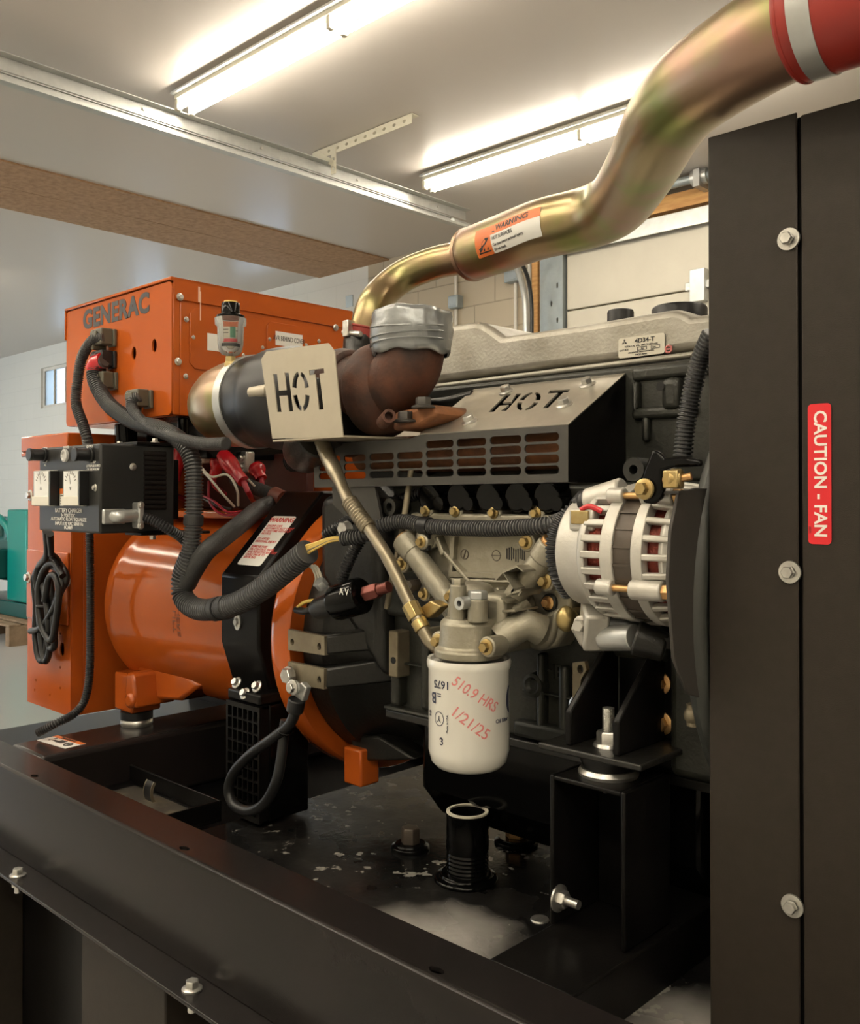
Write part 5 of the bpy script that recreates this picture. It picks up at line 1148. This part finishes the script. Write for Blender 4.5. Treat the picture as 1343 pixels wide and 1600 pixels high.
one('sender_fittings', MB().hexa(P(652, 913, y=1.0), NY, .009, .02).cyl(P(641, 919, y=1.03), P(641, 919, y=.99), .008).cyl(P(677, 942, y=1.03), P(677, 942, y=.995), .008), m_stator, 'small brown sender fittings behind the brass tube nut', 'fitting')
one('coupling_bolt', MB().lathe(P(542, 828, y=1.0), NY, [(0, 0), (.015, 0), (.014, .004), (0, .004)], 20).hexa(P(542, 826, y=.996), NY, .0125, .012), m_zinc, 'bright bolt head beside the bellows of the drain tube', 'bolt')
one('guard_side_bolt', MB().hexa(P(432, 1120, x=-1.384), EX, .008, .007), m_gold, 'gold bolt low on the dark side of the coupling guard', 'bolt')

# ================================================================== ALTERNATOR
t = T('alternator', 'ribbed aluminium alternator with copper windings beside the radiator cabinet', 'alternator'); AL = t
AY, AZ = .980, -.066
def ao(x): return V((x, AY, AZ))
t.part('rear_cover', MB().lathe(ao(-.668), EX, [(0, 0), (.062, 0), (.068, .004), (.070, .03), (.074, .045), (0, .045)], 56), m_alt, .002)
t.part('winding', MB().lathe(ao(-.625), EX, [(0, 0), (.066, 0), (.070, .01), (.070, .045), (0, .045)], 56), m_copper)
t.part('front_winding', MB().lathe(ao(-.552), EX, [(0, 0), (.070, 0), (.070, .03), (.062, .045), (0, .045)], 56), m_copper)
mb = MB().lathe(ao(-.628), EX, [(.066, 0), (.076, 0), (.080, .006), (.080, .012), (.070, .012), (.066, 0)], 64).lathe(ao(-.592), EX, [(.072, 0), (.083, 0), (.083, .016), (.072, .016), (.072, 0)], 64)
rh = t.part('rear_housing', mb, m_alt, .001)
mb = MB()
for k in range(26):
    a = 2*math.pi*k/26; c = V((0, math.cos(a), math.sin(a))); mb.obox(ao(-.604)+c*.0765, EX*.016, c*.005, EX.cross(c)*.0042)
t.part('rear_ribs', mb, m_alt, .0015)
t.part('stator', MB().lathe(ao(-.580), EX, [(.07, 0), (.0795, 0), (.0795, .031), (.07, .031)], 64), m_stator)
mb = MB()
for k in range(24):
    a = 2*math.pi*(k+.5)/24; c = V((0, math.cos(a), math.sin(a))); mb.obox(ao(-.5645)+c*.0797, EX*.015, c*.0012, EX.cross(c)*.0016)
t.part('stator_ridges', mb, m_stator)
mb = MB().lathe(ao(-.551), EX, [(.072, 0), (.084, 0), (.085, .014), (.073, .016), (.072, 0)], 64).lathe(ao(-.511), EX, [(.040, .008), (.074, .004), (.079, -.004), (.076, -.010), (.066, -.004), (.040, .0), (.040, .008)], 64)
t.part('front_housing', mb, m_alt, .001)
mb = MB()
for k in range(24):
    a = 2*math.pi*k/24; c = V((0, math.cos(a), math.sin(a)))
    mb.bar(ao(-.538)+c*.081, ao(-.502)+c*.0755, .0075, .008, up=c)
t.part('front_ribs', mb, m_alt, .002)
for a in (205, 128, 290):
    c = V((0, math.cos(R(a)), math.sin(R(a))))
    t.part('bolt_lug', MB().cyl(ao(-.597)+c*.086, ao(-.576)+c*.086, .0095), m_alt, .002); t.part('bolt_lug', MB().cyl(ao(-.552)+c*.086, ao(-.512)+c*.086, .0115), m_alt, .002)
    t.part('through_bolt', MB().cyl(ao(-.578)+c*.086, ao(-.513)+c*.086, .004).hexa(ao(-.514)+c*.086, EX, .0085, .010), m_copperb)
a = P(915, 778, y=.965); t.part('terminal_post', MB().cyl(P(918, 785, y=.95), P(975, 770, y=.955), .017, .019), m_alt, .003)
t.part('post_cap', MB().cyl(P(911, 787, y=.95), P(921, 785, y=.95), .0155), m_rubber, .002)
c = P(917, 812, y=.925)
t.part('plug_socket', MB().obox(c, EX*.017, EY*.014, EZ*.013), m_alt, .003); t.part('plug_insert', MB().obox(c+V((.0, -.011, .003)), EX*.012, EY*.006, EZ*.008), m_gold, .001)
t.part('plug_wire', MB().tube([c+V((.0, -.012, .012)), c+V((.012, -.012, .016)), c+V((.026, -.008, .010))], .0035, 10), m_redboot)
c = P(893, 880, y=.925); t.part('rear_spigot', MB().cyl(c-EX*.012, c+EX*.03, .011), m_alt, .002)
# pivot foot below
p = P(968, 998, y=.955)
t.part('pivot_lug', MB().cyl(P(912, 968, y=.965), P(930, 1000, y=.97), .020).bar(P(930, 950, y=.955), P(925, 1005, y=.97), .03, .04), m_alt, .004)
t.part('pivot_tube', MB().cyl(P(944, 997, y=.965), P(992, 996, y=.955), .0155), m_galv, .001); t.part('pivot_arm', MB().cyl(P(992, 996, y=.955), P(1040, 1012, y=.97), .021, .017), m_irondk, .003)
t.bolt(P(909, 977, y=.95), NY, .008, .008, m_alt)
# adjuster bracket on top
t = T('alternator_bracket', 'black arched adjusting bracket with large gold bolt over the alternator', 'bracket')
by = .900
pts = [P(*c8(*a), y=by) for a in ((775, 300), (845, 125), (900, 130), (950, 190), (1090, 175), (1250, 205), (1250, 260), (1020, 270), (930, 300), (945, 420), (920, 530), (850, 580), (770, 570), (750, 420))]
t.part('arched_plate', MB().poly3(pts, EY*.010), m_black, .003)
bp = P(*c8(792, 452), y=by-.001); t.part('washer', MB().lathe(bp, NY, [(0, 0), (.0118, 0), (.0118, .002), (0, .002)], 28), m_gold, .0005)
t.bolt(bp+NY*.002, NY, .0076, .008, m_gold)
sb = P(*c8(1030, 370), y=by-.012); t.part('adjuster_block', MB().cyl(P(*c8(1000, 365), y=by-.012), P(*c8(1105, 365), y=by-.008), .0105).obox(sb, EX*.009, EY*.008, EZ*.0095), m_gold, .002)
t.part('adjuster_screw', MB().cyl(P(*c8(945, 388), y=by-.014), P(*c8(1180, 345), y=by-.006), .0042), m_copperb)
t.part('bushing', MB().lathe(P(*c8(735, 290), y=1.03), NY, [(.006, -.02), (.015, -.02), (.015, .012), (.006, .012), (.006, -.02)], 24), m_irondk)
# belt guard
m_guard = M('grey_guard_paint', (.045, .041, .037), .5, spec=.3)
t = T('belt_guard', 'plain dark sheet guard between the alternator and the radiator cabinet', 'belt guard')
gpts = [P(*a, x=-.496) for a in ((1060, 772), (1087, 762), (1125, 765), (1125, 1100), (1075, 1085), (1053, 1030), (1044, 905), (1048, 830))]
t.part('sheet', MB().poly3(gpts, EX*-.004), m_guard, .001)
t.part('guard_flange', MB().poly3([gpts[0], gpts[2], gpts[2]-EX*.025, gpts[0]-EX*.025], EZ*.003), m_guard)
for px, py in ((1062, 1000),): t.part('edge_clip', MB().obox(P(1052, 1006, y=.962), EX*.02, EY*.004, EZ*.006), m_satin)

# ================================================================== RADIATOR CABINET
t = T('radiator_cabinet', 'tall charcoal radiator cabinet with red caution label', 'radiator cabinet')
ry = .95; rx0 = P(1107, 900, y=ry).x; rs = P(1249, 900, y=ry).x; ztop = P(1108, 214, y=ry).z; zbot = -.582
t.part('side_panel', MB().box(rx0, rs-.0015, ry, ry+.003, zbot, ztop).box(rx0, rx0+.003, ry+.003, ry+.05, zbot, ztop), m_rad, .0025)
t.part('fan_panel', MB().box(rs+.002, -.08, ry+.001, ry+.004, zbot, ztop-.004).box(rs+.002, rs+.005, ry+.004, ry+.03, zbot, ztop-.004), m_rad, .002)
for px, py in ((1232, 374), (1234, 894), (1238, 1415)):
    p = P(px, py, y=ry); t.part('bolt_washer', MB().lathe(p, NY, [(0, 0), (.0118, 0), (.0115, .0022), (0, .0022)], 32), m_zinc); t.bolt(p+NY*.0022, NY, .0066, .0062, m_zinc, wash=False)
l0, l1 = P(1262, 632, y=ry+.001), P(1299, 851, y=ry+.001)
lc = (l0+l1)/2; w = l1.x-l0.x; h = l0.z-l1.z
lb = t.part('caution_label', MB().flat([rrect(-w/2, w/2, -h/2, h/2, .004)], lc+NY*.0006, EX, EZ, .0008), m_labelr, label='red caution label')
t.part('caution_print', MB().text('CAUTION - FAN', w*.76, lc+NY*.0013+EX*.0005, -EZ, EX, .022, wx=h*.905/(w*.76*7.35)), m_inkw, parent=lb)
t.part('label_number', MB().text('A5571', w*.12, lc+NY*.0013-EX*w*.42-EZ*h*.40, -EZ, EX, .0), m_ink, parent=lb)
t.part('seam_backing', MB().box(rs-.03, rs+.03, ry+.006, ry+.012, zbot, ztop-.004), m_satin)
t.part('core', MB().box(rx0+.02, -.10, ry+.06, 1.66, zbot, ztop-.03), m_black, .004)
t.part('rear_panel', MB().box(rx0, -.08, 1.66, 1.67, zbot, ztop), m_rad, .002)
t.part('fan_shroud', MB().torus((rx0-.015, 1.25, -.13), EX, .302, .013, 72, 12).lathe((rx0-.015, 1.25, -.13), EX, [(.27, 0), (.289, 0), (.289, .05), (.27, .05)], 72), M('shroud_rubber', (.030, .032, .028), .5), .0)
t.part('bottom_kick', MB().box(rx0+.002, -.08, ry+.004, ry+.10, zbot, zbot+.02), m_satin)
settle()
# strip lights added out of view for brightness (their light reaches the picture, they themselves do not)
for (x, y, lb) in ((-3.98, .75, 'added unseen fluorescent strip light over the near rail of the generator set'), (-6.3, -.35, 'added unseen fluorescent strip light by the strand board, second row'), (-3.98, -.35, 'added unseen fluorescent strip light behind the viewer, second row'),
                   (-1.1, -.35, 'added unseen fluorescent strip light behind the viewer, second row, near the radiator side'), (1.3, -.35, 'added unseen fluorescent strip light of the second row by the plain wall'),
                   (-6.3, -1.35, 'added unseen fluorescent strip light along the front wall by the strand board'), (-3.98, -1.35, 'added unseen fluorescent strip light along the front wall, beyond the cabinet'), (-1.1, -1.35, 'added unseen fluorescent strip light along the front wall behind the viewer'), (1.3, -1.35, 'added unseen fluorescent strip light along the front wall by the plain wall'),
                   (-1.1, 2.43, 'added unseen fluorescent strip light above the radiator cabinet'), (1.3, 2.43, 'added unseen fluorescent strip light beyond the radiator cabinet'),
                   (-10.6, 1.6, 'added unseen fluorescent strip light in the next bay, inner row'), (-10.6, -.6, 'added unseen fluorescent strip light in the next bay, outer row'), (-13.2, 1.6, 'added unseen fluorescent strip light in the next bay by the far wall'), (-10.6, 2.9, 'added unseen fluorescent strip light in the next bay toward the small windows')):
    copy_tree(L0.o, (x+3.92, y-4.08, 0), lb)
